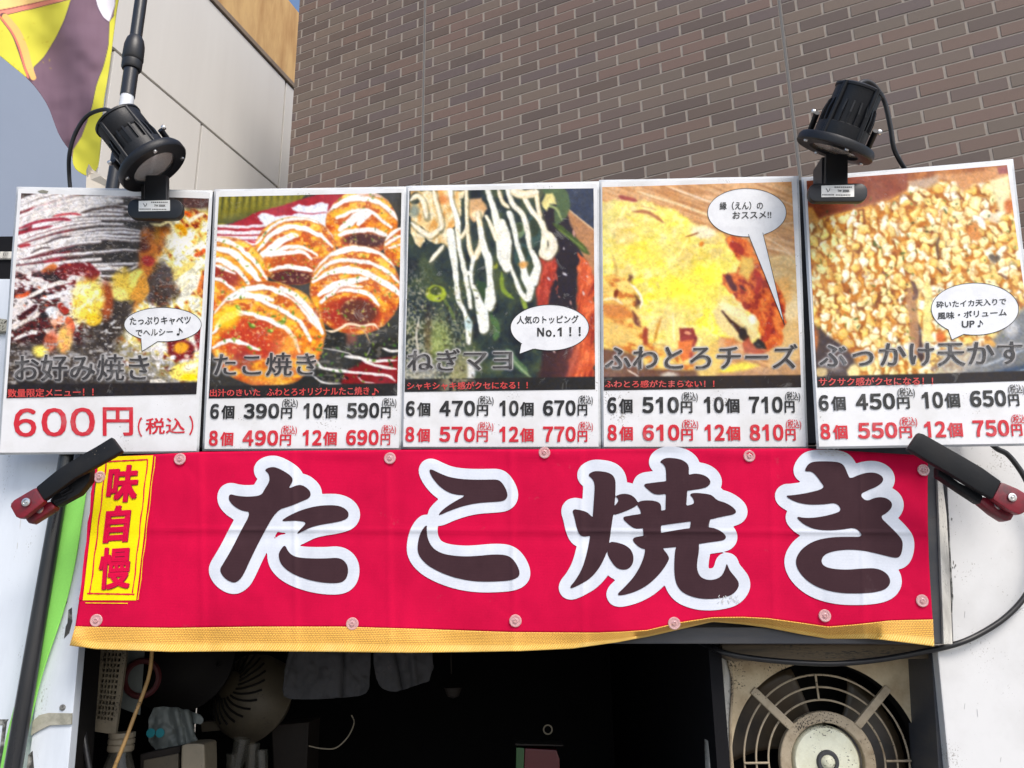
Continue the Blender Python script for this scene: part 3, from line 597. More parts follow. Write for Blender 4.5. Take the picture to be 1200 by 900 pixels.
    _ball(c, 313, 392, 68, 62, [([(250, 366), (275, 344), (310, 337), (345, 352), (372, 384)], 5), ([(262, 350), (290, 346), (320, 352)], 7), ([(300, 350), (330, 364), (352, 378), (364, 400)], 5), ([(250, 390), (265, 372), (290, 366)], 6), ([(278, 364), (300, 370), (330, 382), (344, 396), (351, 412)], 5), ([(250, 408), (262, 401), (280, 401), (304, 410)], 4.2), ([(330, 338), (352, 352), (370, 374), (378, 390)], 6)], rng, None, (296, 398, 36, 26, 0.1, (172, 62, 48)))
    c.clip = sst(1.0, 0.96, np.hypot((X-313)/68, (Y-392)/62)); c.ell(268, 372, 12, 16, 0.7, (240, 206, 60), 5, 0.8); c.ell(338, 404, 18, 12, 0.5, (226, 150, 70), 9, 0.5, 5); c.ell(318, 440, 30, 10, 0, (220, 160, 60), 5, 0.7); c.ell(286, 424, 12, 12, 0, (130, 60, 60), 4, 0.6)
    for x, y, r in [(279, 362, 3.6), (297, 382, 5), (331, 375, 4.5), (318, 388, 4), (274, 399, 3.4), (293, 408, 3), (258, 382, 2)]: c.ell(x, y, r, r*.55, rng.uniform(-1, 1), (96, 132, 52), 1, 0.95, 3); c.ell(x+1, y-1, r*.5, r*.3, 0.5, (190, 206, 120), .7)
    c.clip = None
    for pts, w in [([(372, 424), (380, 432), (420, 437), (452, 440), (464, 447)], 3.2), ([(404, 418), (416, 419), (440, 423), (466, 422)], 3.6), ([(424, 422), (440, 428), (466, 433)], 3.6), ([(378, 408), (400, 412), (418, 418)], 1.2), ([(366, 440), (380, 449), (400, 450)], 2), ([(448, 408), (458, 411), (468, 411)], 3), ([(418, 441), (426, 447), (440, 449)], 1.4), ([(430, 416), (434, 408)], 3)]: c.stroke(pts, w, (228, 224, 220), 0.7)
    c.flecks(60, (372, 400, 468, 448), (0.6, 1.5), [(70, 104, 50), (110, 136, 60), (36, 34, 32)], rng)
    c.flecks(60, (250, 300, 468, 400), (0.6, 1.4), [(96, 128, 54), (150, 160, 70)], rng)
    c.field(0.10*sst(0.45, 0.7, c.n(30, 30, 99)), (225, 222, 220))
    c.poly([(240, 452.5), (480, 449), (480, 470), (240, 470)], (46, 44, 45), 0.6, 1, 0)

def pic_negimayo(c):
    X, Y = c.X, c.Y; rng = random.Random(9)
    n = c.n(20, 24, 3, 5); c.C[:] = (52, 62, 62); c.field(sst(0.45, 0.7, n), (74, 84, 66)); c.field(sst(0.45, 0.3, n), (38, 44, 52))
    c.poly([(660, 215), (700, 215), (700, 272), (664, 246)], (62, 68, 84), 2, 1, 0); c.field((X > 655)*sst(0.5, 0.7, c.n(8, 8, 4))*(Y < 262)*0.5, (92, 98, 112))
    c.poly([(664, 244), (698, 271), (700, 340), (684, 300), (664, 268), (655, 258)], (172, 130, 98), 1.2, 1, 0.5); c.stroke([(664, 244), (680, 257), (699, 272)], 1.6, (206, 180, 150), .6, 1, 0)
    c.poly([(634, 250), (652, 240), (664, 250), (668, 262), (682, 300), (676, 330), (672, 456), (632, 456), (640, 380), (646, 320), (640, 290)], (46, 40, 50), 2.5)
    c.poly([(633, 300), (650, 300), (654, 312), (645, 340), (640, 372), (630, 380), (628, 340)], (158, 66, 56), 2.5); c.field(sst(0.5, 0.65, c.n(5, 9, 6))*(np.hypot((X-642)/12, (Y-335)/38) < 1)*0.7, (196, 96, 80))
    mt = sst(0, -4, polysdf(np.array([(677, 292), (690, 306), (699, 330), (699, 458), (655, 458), (664, 430), (672, 400), (674, 350)]), X+6*c.wx, Y)); c.field(mt, (188, 92, 62)); nm = fbm((X+.2*Y)/6, Y/22, 12, 4); c.field(mt*sst(0.5, 0.68, nm), (222, 128, 88)); c.field(mt*sst(0.45, 0.32, nm), (142, 58, 48)); c.ell(664, 425, 13, 26, 0.3, (150, 84, 76), 5, .7)
    c.poly([(640, 400), (668, 398), (664, 440), (648, 458), (626, 458)], (70, 48, 50), 4, .8)
    # spring onion rings and leaves
    for pts, w, col in [([(648, 262), (664, 274), (678, 286), (690, 298)], 7, (72, 88, 50)), ([(655, 270), (672, 282), (686, 294)], 2, (120, 136, 80)), ([(636, 222), (655, 226), (660, 240), (652, 262)], 16, (88, 104, 76)), ([(640, 240), (652, 246), (658, 258)], 3, (160, 170, 120)), ([(594, 410), (604, 424), (618, 438)], 9, (88, 112, 84)), ([(600, 420), (612, 434), (622, 442)], 2.5, (150, 166, 130)),
                        ([(560, 330), (572, 350), (570, 376)], 12, (56, 76, 56)), ([(588, 320), (590, 340), (602, 350)], 5, (128, 146, 66)), ([(612, 346), (614, 356), (616, 362)], 6, (142, 158, 76)), ([(520, 350), (528, 364), (534, 380)], 4, (100, 116, 72)), ([(576, 370), (582, 384), (580, 398)], 7, (84, 110, 74))]:
        c.stroke(pts, w, col, 1.5, .95)
    for x, y, rx, ry, col in [(511, 344, 12, 10, (170, 182, 70)), (579, 312, 4.5, 4.5, (164, 168, 62)), (608, 270, 8, 9, (120, 140, 110)), (612, 300, 10, 14, (62, 84, 82)), (626, 270, 10, 20, (70, 92, 90))]: c.ell(x, y, rx, ry, 0.1, col, 1.5, .9); c.ell(x, y-3, rx*.6, ry*.55, 0.1, (56, 64, 52), 1.5, .8)
    # worn, whitened corner, bottom left
    wr = sst(345, 400, Y+10*c.wx)*sst(560, 520, X); nz = c.n(2.2, 2.6, 21, 3); c.field(wr*sst(0.46, 0.6, nz)*0.75, (178, 176, 150)); c.field(wr*sst(0.42, 0.34, nz)*0.5, (66, 58, 44)); c.ell(514, 400, 14, 24, 0, (160, 172, 100), 8, .6); c.ell(502, 394, 4, 26, 0, (88, 70, 56), 3, .6); c.stroke([(491, 373), (488, 395), (491, 415)], 2.2, (205, 198, 186)); c.field(sst(300, 330, Y)*sst(510, 488, X)*sst(0.5, 0.62, nz)*0.5, (170, 165, 150)); c.ell(540, 438, 12, 22, 0.2, (176, 166, 120), 6, .6); c.ell(495, 436, 20, 12, 0, (208, 202, 190), 7, .55); c.ell(552, 434, 5, 14, 0, (224, 222, 220), 2.5, .9)
    # toasted mayonnaise, top left
    tm = sst(0, -3, polysdf(np.array([(479, 222), (545, 222), (542, 240), (540, 255), (533, 268), (538, 290), (528, 296), (520, 286), (510, 288), (500, 280), (492, 292), (485, 286), (480, 270)]), X+8*c.wx, Y+6*c.wy)); c.field(tm, (222, 196, 148)); nt_ = fbm(X/6, Y/11, 33, 4); c.field(tm*sst(0.5, 0.66, nt_), (208, 158, 96)); c.field(tm*sst(0.44, 0.3, nt_), (236, 224, 194)); c.ell(519, 235, 7, 5, 0, (196, 126, 76), 3, .8)
    tm2 = sst(0, -4, polysdf(np.array([(545, 232), (566, 230), (572, 245), (566, 258), (556, 263), (548, 256)]), X+5*c.wx, Y)); c.field(tm2*.9, (220, 178, 132)); c.ell(560, 252, 6, 5, 0, (238, 226, 190), 3)
    c.ell(487, 233, 6, 8, 0.2, (56, 62, 60), 1.5); c.ell(486, 248, 6, 7, 0, (120, 132, 124), 3, .8); c.ell(493, 270, 5, 4, 0.5, (44, 42, 36), 1.2)
    mayo = [([(482, 235), (490, 230), (497, 240), (500, 255)], 6), ([(483, 262), (495, 272), (505, 276), (516, 268)], 6), ([(504, 307), (511, 298), (520, 288)], 4.4), ([(508, 222), (512, 240), (518, 262), (516, 270)], 5), ([(527, 222), (530, 240), (536, 260), (538, 290), (543, 312), (548, 338), (551, 360)], [5, 5, 6, 5, 5, 5, 5]), ([(528, 272), (530, 292), (533, 312), (535, 332), (538, 352), (545, 366), (549, 382), (549, 402)], [9, 9, 7, 6, 6, 4, 8, 5]),
            ([(546, 222), (547, 245), (548, 268), (549, 285), (555, 302), (560, 296), (564, 282), (563, 268), (560, 250)], [4, 4, 4, 5, 6, 7, 7, 6, 5]), ([(563, 268), (567, 290), (572, 305), (574, 325), (575, 345), (573, 358)], [6, 8, 9, 7, 9, 12]), ([(574, 340), (575, 352), (574, 362)], [10, 12, 6]), ([(555, 302), (552, 320), (553, 332), (560, 350), (566, 372), (567, 385)], [5, 4, 4, 8, 13, 11]), ([(566, 366), (566, 376), (566, 388)], [12, 13, 7]),
            ([(571, 222), (577, 240), (581, 255), (586, 275), (590, 300), (594, 314)], [6, 7, 8, 11, 15, 11]), ([(588, 262), (592, 285), (592, 310)], [10, 16, 10]), ([(584, 222), (588, 236), (597, 244)], 4.4), ([(594, 220), (600, 238), (612, 252), (618, 270), (620, 288), (624, 300)], [5, 6, 6, 6, 5, 5]), ([(597, 250), (603, 270), (607, 290), (612, 306), (615, 325), (620, 336)], [6, 6, 5, 6, 9, 8]), ([(598, 312), (604, 326), (609, 340), (618, 350), (622, 338)], [4, 4, 5, 7, 8]), ([(624, 296), (628, 306), (630, 314), (624, 330)], [6, 9, 8, 12]), ([(610, 222), (616, 235), (622, 246), (632, 258), (638, 272), (637, 290)], [5, 6, 6, 6, 7, 8]),
            ([(628, 222), (630, 240), (634, 258)], 5), ([(600, 224), (612, 228), (630, 226)], 10), ([(638, 272), (646, 280), (648, 290), (642, 299), (636, 296), (638, 290)], [8, 9, 11, 12, 9, 6]), ([(570, 254), (577, 268), (582, 280)], [4, 5, 6]), ([(535, 268), (540, 278), (546, 270), (548, 262)], 4), ([(541, 300), (545, 318), (552, 320)], 5)]
    for pts, w in mayo: c.stroke([(x+1, y+1) for x, y in pts], [k+2.0 for k in (w if hasattr(w, '__len__') else [w, w])], (104, 104, 84), 1.4, .6)
    for pts, w in mayo:
        q = sst(250, 330, pts[-1][1]); col = tuple(np.array([230, 214, 180])*(1-q)+np.array([226, 228, 222])*q)
        c.stroke(pts, w, col, 1.0); c.stroke([(x-.6, y-.4) for x, y in pts], [k*.45 for k in (w if hasattr(w, '__len__') else [w, w])], (240, 236, 222), 1.0, .7)
    c.ell(549, 380, 4, 7, 0, (180, 204, 206), 2, .8); c.poly([(634, 238), (640, 228), (648, 227), (652, 240), (644, 240), (640, 248)], (222, 210, 150), 1.5); c.ell(613, 310, 5, 4, 0, (206, 160, 104), 2)
    c.flecks(26, (640, 270, 695, 420), (0.5, 1.3), [(220, 216, 216), (190, 150, 140)], rng, 1.1, .85)
    c.flecks(160, (478, 330, 560, 445), (0.5, 1.2), [(196, 190, 168), (60, 54, 44), (128, 134, 92)], rng, None, .7)
    c.poly([(470, 444.5), (700, 441.5), (700, 460), (470, 462)], (46, 45, 46), 0.6, 1, 0); c.field((Y > 444)*sst(560, 545, X)*sst(510, 525, X)*sst(0.35, 0.55, c.n(4, 6, 51))*0.8, (150, 142, 118))

def pic_cheese(c):
    X, Y = c.X, c.Y; rng = random.Random(11)
    c.C[:] = (196, 150, 106); g = fbm((X-0.4*Y)/60, (Y+0.35*X)/5, 3, 4)
    g2 = fbm((X+20*c.wx)/30, (Y-0.35*(X-700))/3.5, 4, 4); c.field(sst(0.48, 0.64, g2)*.7, (216, 178, 138)); c.field(sst(0.46, 0.34, g2)*.6, (168, 120, 84))
    c.stroke([(745, 224), (790, 238), (850, 260)], 3.0, (224, 200, 160), 1, 1, .5); c.stroke([(780, 218), (830, 236), (860, 248)], 2.2, (226, 206, 180), .8, .9, .5); c.stroke([(786, 222), (830, 240)], 1.2, (120, 88, 70), .7, .8, .5)
    for pts in [[(894, 232), (912, 234), (936, 244)], [(892, 276), (914, 288), (934, 304)], [(896, 290), (920, 296), (934, 306)], [(912, 262), (926, 262), (936, 260)]]: c.stroke(pts, 1.5, (226, 200, 168), .8, .9)
    c.poly([(898, 300), (936, 300), (938, 452), (900, 440)], (208, 178, 126), 6, .9)
    for k in range(5): c.stroke([(900+3*k, 304+9*k), (918, 302+10*k), (936, 312+11*k)], 2, (186, 148, 98) if k % 2 else (224, 200, 150), 1.4, .8)
    c.ell(925, 360, 14, 16, 0.2, (222, 202, 160), 7, .9); c.poly([(905, 330), (924, 322), (928, 350), (918, 360)], (214, 160, 90), 4, .6)
    # cheese sheet
    CH = np.array([(705, 236), (745, 232), (790, 246), (822, 266), (834, 268), (846, 274), (853, 290), (870, 300), (884, 306), (866, 320), (852, 330), (862, 342), (886, 360), (900, 378), (900, 400), (885, 405), (860, 400), (845, 396), (828, 410), (812, 408), (800, 402), (780, 404), (740, 410), (705, 412)], float)
    d = polysdf(CH, X+7*c.wx, Y+7*c.wy); ch = sst(2, -3, d); c.field(ch, (228, 214, 126)); n = c.n(26, 20, 7, 5); n2 = c.n(7, 6, 8, 4)
    c.field(ch*sst(0.48, 0.62, n)*sst(240, 300, Y+.3*(X-760)), (236, 224, 92)); c.field(ch*sst(0.46, 0.34, n), (222, 200, 132)); c.field(ch*sst(0.55, 0.7, n2)*.55, (242, 236, 176)); c.field(ch*sst(0.42, 0.30, n2)*.45, (206, 182, 76)); c.field(ch*sst(730, 706, X)*.5, (200, 190, 150))
    c.ell(818, 335, 40, 24, -0.4, (238, 226, 84), 14, .6); c.ell(760, 300, 20, 14, 0, (226, 206, 84), 9, .5)
    c.stroke([(725, 230), (737, 233), (747, 235)], 4.5, (150, 72, 66), 1.5); c.stroke([(742, 248), (755, 248), (766, 252), (778, 261)], 4.2, (166, 112, 78), 1.5); c.stroke([(752, 242), (768, 245)], 2.5, (190, 140, 100), 1.5); c.stroke([(718, 300), (722, 318), (719, 330)], 3, (184, 150, 90), 2, .8)
    c.ell(824, 272, 15, 7, 0.15, (230, 222, 196), 2.5, .9); c.stroke([(803, 278), (812, 275), (818, 273)], 1.6, (140, 80, 50)); c.ell(822, 286, 3, 3, 0, (200, 130, 60), 1.2); c.stroke([(795, 300), (802, 288), (806, 280)], 2, (240, 232, 160), 1.2, .8)
    # brown dough and hollows lower left
    lw = sst(0, -5, polysdf(np.array([(705, 322), (735, 322), (748, 340), (752, 370), (762, 400), (780, 404), (800, 395), (816, 402), (815, 440), (705, 440)]), X+9*c.wx, Y+6*c.wy)); nb = fbm((X+.4*Y)/12, (Y-.3*X)/7, 17, 5)
    c.field(lw, (216, 176, 100)); c.field(lw*sst(0.5, 0.64, nb), (232, 204, 126)); c.field(lw*sst(0.45, 0.33, nb), (188, 120, 66))
    c.ell(722, 366, 17, 9, 0.1, (196, 132, 78), 4); c.ell(722, 392, 18, 14, 0.1, (218, 186, 118), 5); c.stroke([(708, 352), (720, 350), (730, 357)], 3.5, (232, 214, 170), 1.2); c.ell(722, 344, 2.5, 5, .3, (120, 60, 40), 1.2)
    c.ell(740, 328, 3.2, 4.4, .4, (96, 60, 50), 2.4, .9, 3); c.ell(747, 354, 2.6, 6.5, -0.25, (80, 48, 46), 2.2, .9, 3); c.poly([(740, 364), (745, 368), (751, 382), (745, 380), (741, 374)], (96, 52, 54), 2.6, .9, 3); c.stroke([(738, 333), (746, 340), (752, 352), (750, 362)], 2.6, (236, 228, 206), 1)
    c.stroke([(756, 384), (756, 394), (757, 404)], 6, (150, 72, 56), 2); c.stroke([(775, 372), (770, 386), (766, 402)], 3.4, (190, 140, 70), 1.6); c.ell(790, 390, 9, 24, 0.15, (232, 214, 134), 4, .9); c.stroke([(789, 366), (789, 384), (790, 400)], 2, (244, 236, 200), 1.5, .7)
    c.poly([(796, 384), (812, 384), (817, 396), (814, 408), (796, 402)], (132, 50, 46), 1.5); c.poly([(794, 400), (812, 398), (812, 418), (800, 424), (794, 412)], (210, 116, 62), 2); c.ell(806, 390, 4, 2, .2, (206, 140, 110), .8); c.ell(812, 416, 5, 6, 0, (160, 70, 56), 2)
    # red sauced piece, right
    RD = np.array([(850, 282), (858, 276), (874, 280), (884, 296), (896, 308), (906, 330), (920, 350), (920, 378), (914, 404), (900, 412), (884, 405), (890, 390), (886, 372), (872, 360), (858, 345), (846, 333), (848, 322), (862, 318), (868, 308), (858, 296)], float)
    rd = sst(1.5, -2.5, polysdf(RD, X+6*c.wx, Y+5*c.wy)); nr = fbm((X-.5*Y)/7, (Y+.4*X)/10, 27, 5); c.field(rd, (190, 92, 50)); c.field(rd*sst(0.5, 0.66, nr), (216, 130, 70)); c.field(rd*sst(0.45, 0.32, nr), (136, 48, 40)); c.poly([(868, 300), (882, 302), (884, 312), (876, 330), (866, 320)], (216, 178, 96), 3)
    for pts, w, col in [([(852, 322), (856, 332), (862, 340)], 7, (78, 38, 44)), ([(868, 336), (873, 341)], 6, (54, 34, 38)), ([(884, 316), (890, 330), (886, 344)], 7, (160, 52, 44)), ([(856, 286), (864, 290), (870, 296)], 8, (152, 56, 48)), ([(902, 372), (900, 388), (896, 400)], 7, (170, 64, 44))]: c.stroke(pts, w, col, 1.5)
    # folds with dark slots
    c.poly([(835, 362), (850, 358), (870, 362), (888, 378), (890, 396), (872, 404), (850, 392), (838, 378)], (226, 206, 150), 3); c.stroke([(842, 356), (862, 366), (882, 384)], 9, (238, 226, 178), 2.5); c.ell(882, 374, 5, 6, -0.4, (238, 232, 214), 2)
    c.stroke([(846, 365), (858, 378), (868, 388), (874, 396)], [2, 4, 7, 9], (72, 48, 42), 1.5); c.ell(871, 391, 5, 7, 0.1, (52, 44, 42), 2); c.poly([(882, 404), (888, 396), (896, 402), (899, 409), (886, 410)], (46, 42, 44), 1.5)
    c.poly([(870, 402), (878, 396), (886, 408), (900, 412), (884, 416), (872, 412)], (170, 90, 68), 2); c.poly([(848, 398), (860, 396), (868, 402), (852, 408)], (196, 130, 84), 3)
    c.poly([(705, 408), (740, 414), (760, 432), (820, 434), (820, 450), (705, 450)], (96, 70, 66), 3, .85); c.ell(784, 440, 10, 4, 0, (222, 214, 200), 2, .8); c.stroke([(735, 433), (742, 438), (750, 443)], 1.6, (220, 205, 190)); c.poly([(846, 430), (872, 424), (890, 428), (872, 436), (840, 438)], (232, 216, 92), 3); c.poly([(830, 438), (900, 432), (938, 420), (938, 446), (830, 446)], (178, 140, 108), 3, .8); c.poly([(812, 412), (840, 400), (850, 420), (838, 442), (818, 442)], (228, 200, 120), 4, .8)
    c.field(0.10*sst(0.45, 0.7, c.n(30, 30, 99)), (225, 222, 220)); c.poly([(700, 442), (945, 439.3), (945, 462), (700, 462)], (52, 46, 45), 0.6, 1, 0)

def pic_tenkasu(c):
    X, Y = c.X, c.Y; rng = random.Random(13)
    c.C[:] = (150, 96, 62); c.field(sst(0.45, 0.6, c.n(14, 14, 3)), (176, 120, 76))
    TOP = lambda x: np.interp(x, [940, 965, 1000, 1040, 1060, 1080, 1110, 1140, 1200], [266, 256, 246, 236, 226, 214, 205, 205, 205])
    # crisp batter pieces, in rows from back to front
    cols = [(232, 210, 138), (236, 220, 158), (226, 192, 112), (240, 228, 180), (220, 178, 98), (234, 214, 130)]
    base = (Y > TOP(X))*1.0; c.field(base, (186, 128, 62)); c.field(base*sst(0.45, 0.6, c.n(6, 7, 23)), (214, 164, 86)); c.field(base*sst(0.42, 0.3, c.n(8, 8, 24)), (128, 74, 44))
    P_ = [(x+rng.uniform(-4.6, 4.6)+(j % 2)*4, y+rng.uniform(-3.6, 3.6)) for j, y in enumerate(np.arange(208, 462, 8.4)) for x in np.arange(938, 1222, 10.6)]
    for xx, yy in P_:
        if yy < TOP(xx)+3 or (yy > 405 and xx < 1010): continue
        up = xx < 1060; S_ = rng.uniform(.75, 1.35)*(1.0 if up else 1.18); a = rng.uniform(1.2, 1.9) if up and rng.random() < .75 else rng.uniform(0, 3.14); L_ = rng.uniform(4.2, 7.6)*S_; B_ = rng.uniform(2.7, 4.3)*S_
        tone = rng.choice([(238, 222, 150), (242, 230, 176), (234, 210, 128), (244, 238, 204), (228, 194, 108), (240, 224, 160)]); tone = np.array(tone, float)
        c.ell(xx+1.4, yy+2.4, L_+1.8, B_+1.8, a, rng.choice([(170, 106, 44), (182, 120, 54), (120, 72, 40), (160, 98, 46)]), 1.7, .85, 2.6)
        for j in range(3):
            ox = rng.uniform(-.45, .45)*L_; q = .55+.25*rng.random(); c.ell(xx+ox*math.cos(a)+.4, yy+ox*math.sin(a)+.7, L_*q, B_*(q+.25), a+rng.uniform(-.3, .3), tone*(.88+.05*j), 1.2, .9, 3.2)
        c.ell(xx-.7, yy-1.2, L_*.6, B_*.5, a, np.clip(tone+(12, 16, 34), 0, 250), 1.6, .8, 3)
        if rng.random() < .3: c.ell(xx+rng.uniform(-3, 3), yy+rng.uniform(-1, 3), 2.4, 1.5, a, (222, 160, 84), 1.5, .6)
    n = c.n(16, 16, 9, 4); c.field(sst(0.56, 0.75, n)*.30*(Y > 240), (190, 116, 52)); c.field(sst(0.62, 0.72, c.n(11, 11, 14, 3))*.6*(Y > 330)*(X > 1050), (96, 60, 50))
    for pts, w, col in [([(1075, 378), (1076, 400), (1080, 425)], 8, (60, 46, 50)), ([(1065, 340), (1070, 370), (1072, 420)], 11, (168, 128, 96)), ([(1086, 330), (1088, 350), (1086, 390), (1092, 400)], 9, (222, 212, 142)), ([(1100, 278), (1098, 290), (1100, 306)], 3, (86, 58, 46)), ([(1068, 330), (1074, 344), (1070, 352)], 5, (96, 70, 66)), ([(1104, 320), (1098, 314)], 6, (72, 52, 50)), ([(1160, 300), (1166, 305), (1170, 302)], 7, (84, 72, 60)), ([(1170, 322), (1180, 326)], 8, (92, 54, 48)), ([(1142, 264), (1140, 272), (1146, 278)], 12, (196, 126, 66))]: c.stroke(pts, w, col, 1.6, .9)
    c.poly([(1095, 206), (1130, 203), (1178, 196), (1182, 212), (1184, 240), (1176, 240), (1160, 214), (1140, 216), (1128, 226), (1118, 212), (1100, 210)], (200, 150, 108), 3); c.poly([(1168, 197), (1180, 194), (1182, 203), (1170, 204)], (146, 86, 84), 1); c.poly([(1160, 212), (1180, 206), (1186, 246), (1172, 250)], (232, 222, 176), 3); c.ell(1182, 242, 6, 9, 0, (196, 120, 72), 3); c.poly([(1060, 214), (1100, 206), (1100, 214), (1086, 222), (1070, 220)], (184, 160, 140), 3)
    c.poly([(944, 212), (1064, 203), (1062, 222), (1040, 232), (1000, 244), (965, 254), (944, 262)], (128, 70, 50), 2, 1, .6); c.field(sst(0.5, 0.65, c.n(18, 9, 19))*(Y < 250)*(X < 1060)*(Y < TOP(X)-2)*.5, (150, 86, 66)); c.poly([(944, 240), (952, 244), (960, 258), (946, 262)], (196, 142, 80), 2)
    c.ell(1165, 256, 8, 6, 0.4, (226, 216, 196), 2.5, .8); c.ell(1150, 261, 4, 8, -0.5, (238, 236, 228), 1.5)
    c.poly([(950, 376), (968, 392), (984, 402), (1000, 416), (1006, 436), (990, 450), (955, 450), (952, 400)], (70, 58, 58), 3); c.ell(952, 400, 7, 16, 0.1, (186, 116, 66), 3, .85); c.ell(975, 430, 12, 4, .3, (150, 142, 138), 3, .6); c.ell(962, 436, 8, 6, 0, (222, 200, 150), 2, .8); c.ell(1000, 436, 7, 9, 0.2, (236, 216, 156), 2)
    c.poly([(1170, 390), (1200, 360), (1220, 350), (1220, 452), (1130, 452), (1120, 438), (1140, 420)], (112, 116, 122), 5, .95); c.stroke([(1150, 430), (1175, 420), (1200, 410)], 3, (176, 182, 190), 2); c.stroke([(1160, 440), (1185, 434), (1210, 428)], 6, (70, 84, 104), 3); c.stroke([(1180, 438), (1205, 432)], 2, (160, 190, 210), 1.2); c.ell(1185, 385, 8, 10, 0.3, (198, 198, 200), 4, .8); c.poly([(1104, 410), (1140, 404), (1150, 425), (1120, 445), (1095, 444)], (170, 164, 156), 4, .7)
    c.ell(1160, 403, 7, 4, .3, (206, 156, 84), 1.5); c.ell(1101, 396, 5, 7, 0, (196, 110, 60), 2)
    for _ in range(170):
        x = rng.uniform(950, 1195); y = rng.uniform(225, 400); c.ell(x, y, rng.uniform(.8, 2.4), rng.uniform(.5, 1.1), rng.uniform(0, 3), rng.choice([(92, 106, 50), (120, 130, 70), (70, 78, 44), (150, 80, 44)]), .7, .85)
    for x, y in [(1024, 285), (1030, 290), (1058, 303), (1056, 297), (1108, 248), (1003, 374)]: c.ell(x, y, 3, 1.6, rng.uniform(0, 3), (84, 98, 52), .9, .9, 2)
    c.field(0.12*sst(0.45, 0.7, c.n(30, 30, 99)), (225, 222, 215)); c.poly([(940, 442), (1230, 434), (1230, 470), (940, 470)], (50, 45, 46), 0.6, 1, 0)
# ------------------------------------------------------------------ posters
def make_surface(q, Ys, wob, seed):
    """q: TL,TR,BR,BL pixels with depths Ys -> plane, then surf(px,py,lift)"""
    P = [at(x, y, Y) for (x, y), Y in zip(q, Ys)]; o = (P[0]+P[1]+P[2]+P[3])/4
    a = (P[1]+P[2]-P[0]-P[3]); b = (P[0]+P[1]-P[2]-P[3]); n = np.cross(a, b); n /= np.linalg.norm(n)
    if n[1] > 0: n = -n
    def surf(px, py, lift=0.0):
        Q = on_plane(np.asarray(px, float), np.asarray(py, float), o, n)
        w = wob*(fbm(px/70.0+seed, py/80.0+seed, seed, 3)-0.5)*2
        return Q+n*(lift+w)[..., None] if hasattr(lift+w, '__len__') else Q+n*(lift+w)
    return surf, n, o
def quad_map(q):
    q = [np.array(k, float) for k in q]
    def f(u, v):
        u = np.asarray(u)[..., None]; v = np.asarray(v)[..., None]
        return q[0]*(1-u)*(1-v)+q[1]*u*(1-v)+q[2]*u*v+q[3]*(1-u)*v
    return f
def sheet_mesh(name, q, surf, lift, nx, ny, m, parent, col=None, thick=0.0):
    u, v = np.meshgrid(np.linspace(0, 1, nx+1), np.linspace(0, 1, ny+1)); p = quad_map(q)(u.ravel(), v.ravel())
    V = surf(p[:, 0], p[:, 1], lift); i = np.arange((nx+1)*(ny+1)).reshape(ny+1, nx+1)
    F = np.stack([i[:-1, :-1], i[1:, :-1], i[1:, 1:], i[:-1, 1:]], -1).reshape(-1, 4)
    c = col(p[:, 0], p[:, 1]) if col else None
    o = mesh_obj(name, V, F, m, parent, smooth=True, col=c)
    if thick > 0:
        s = o.modifiers.new('thickness', 'SOLIDIFY'); s.thickness = thick; s.offset = -1
    return o
DET = {3: .34, 5: .10, 7: .12, 9: .10, 11: .12}
ROWS = [(0.031, 0.081, '6', 0, 0), (0.09, 0.156, '個', 0.10, 0), (0.2, 0.385, None, 0, 0), (0.39, 0.447, '円', 0.28, 0), (0.395, 0.474, '(税込)', -0.22, 0.34), (0.497, 0.603, '10', 0, 0), (0.607, 0.676, '個', 0.10, 0), (0.72, 0.89, None, 0, 0), (0.896, 0.945, '円', 0.28, 0), (0.9, 0.973, '(税込)', -0.22, 0.34)]
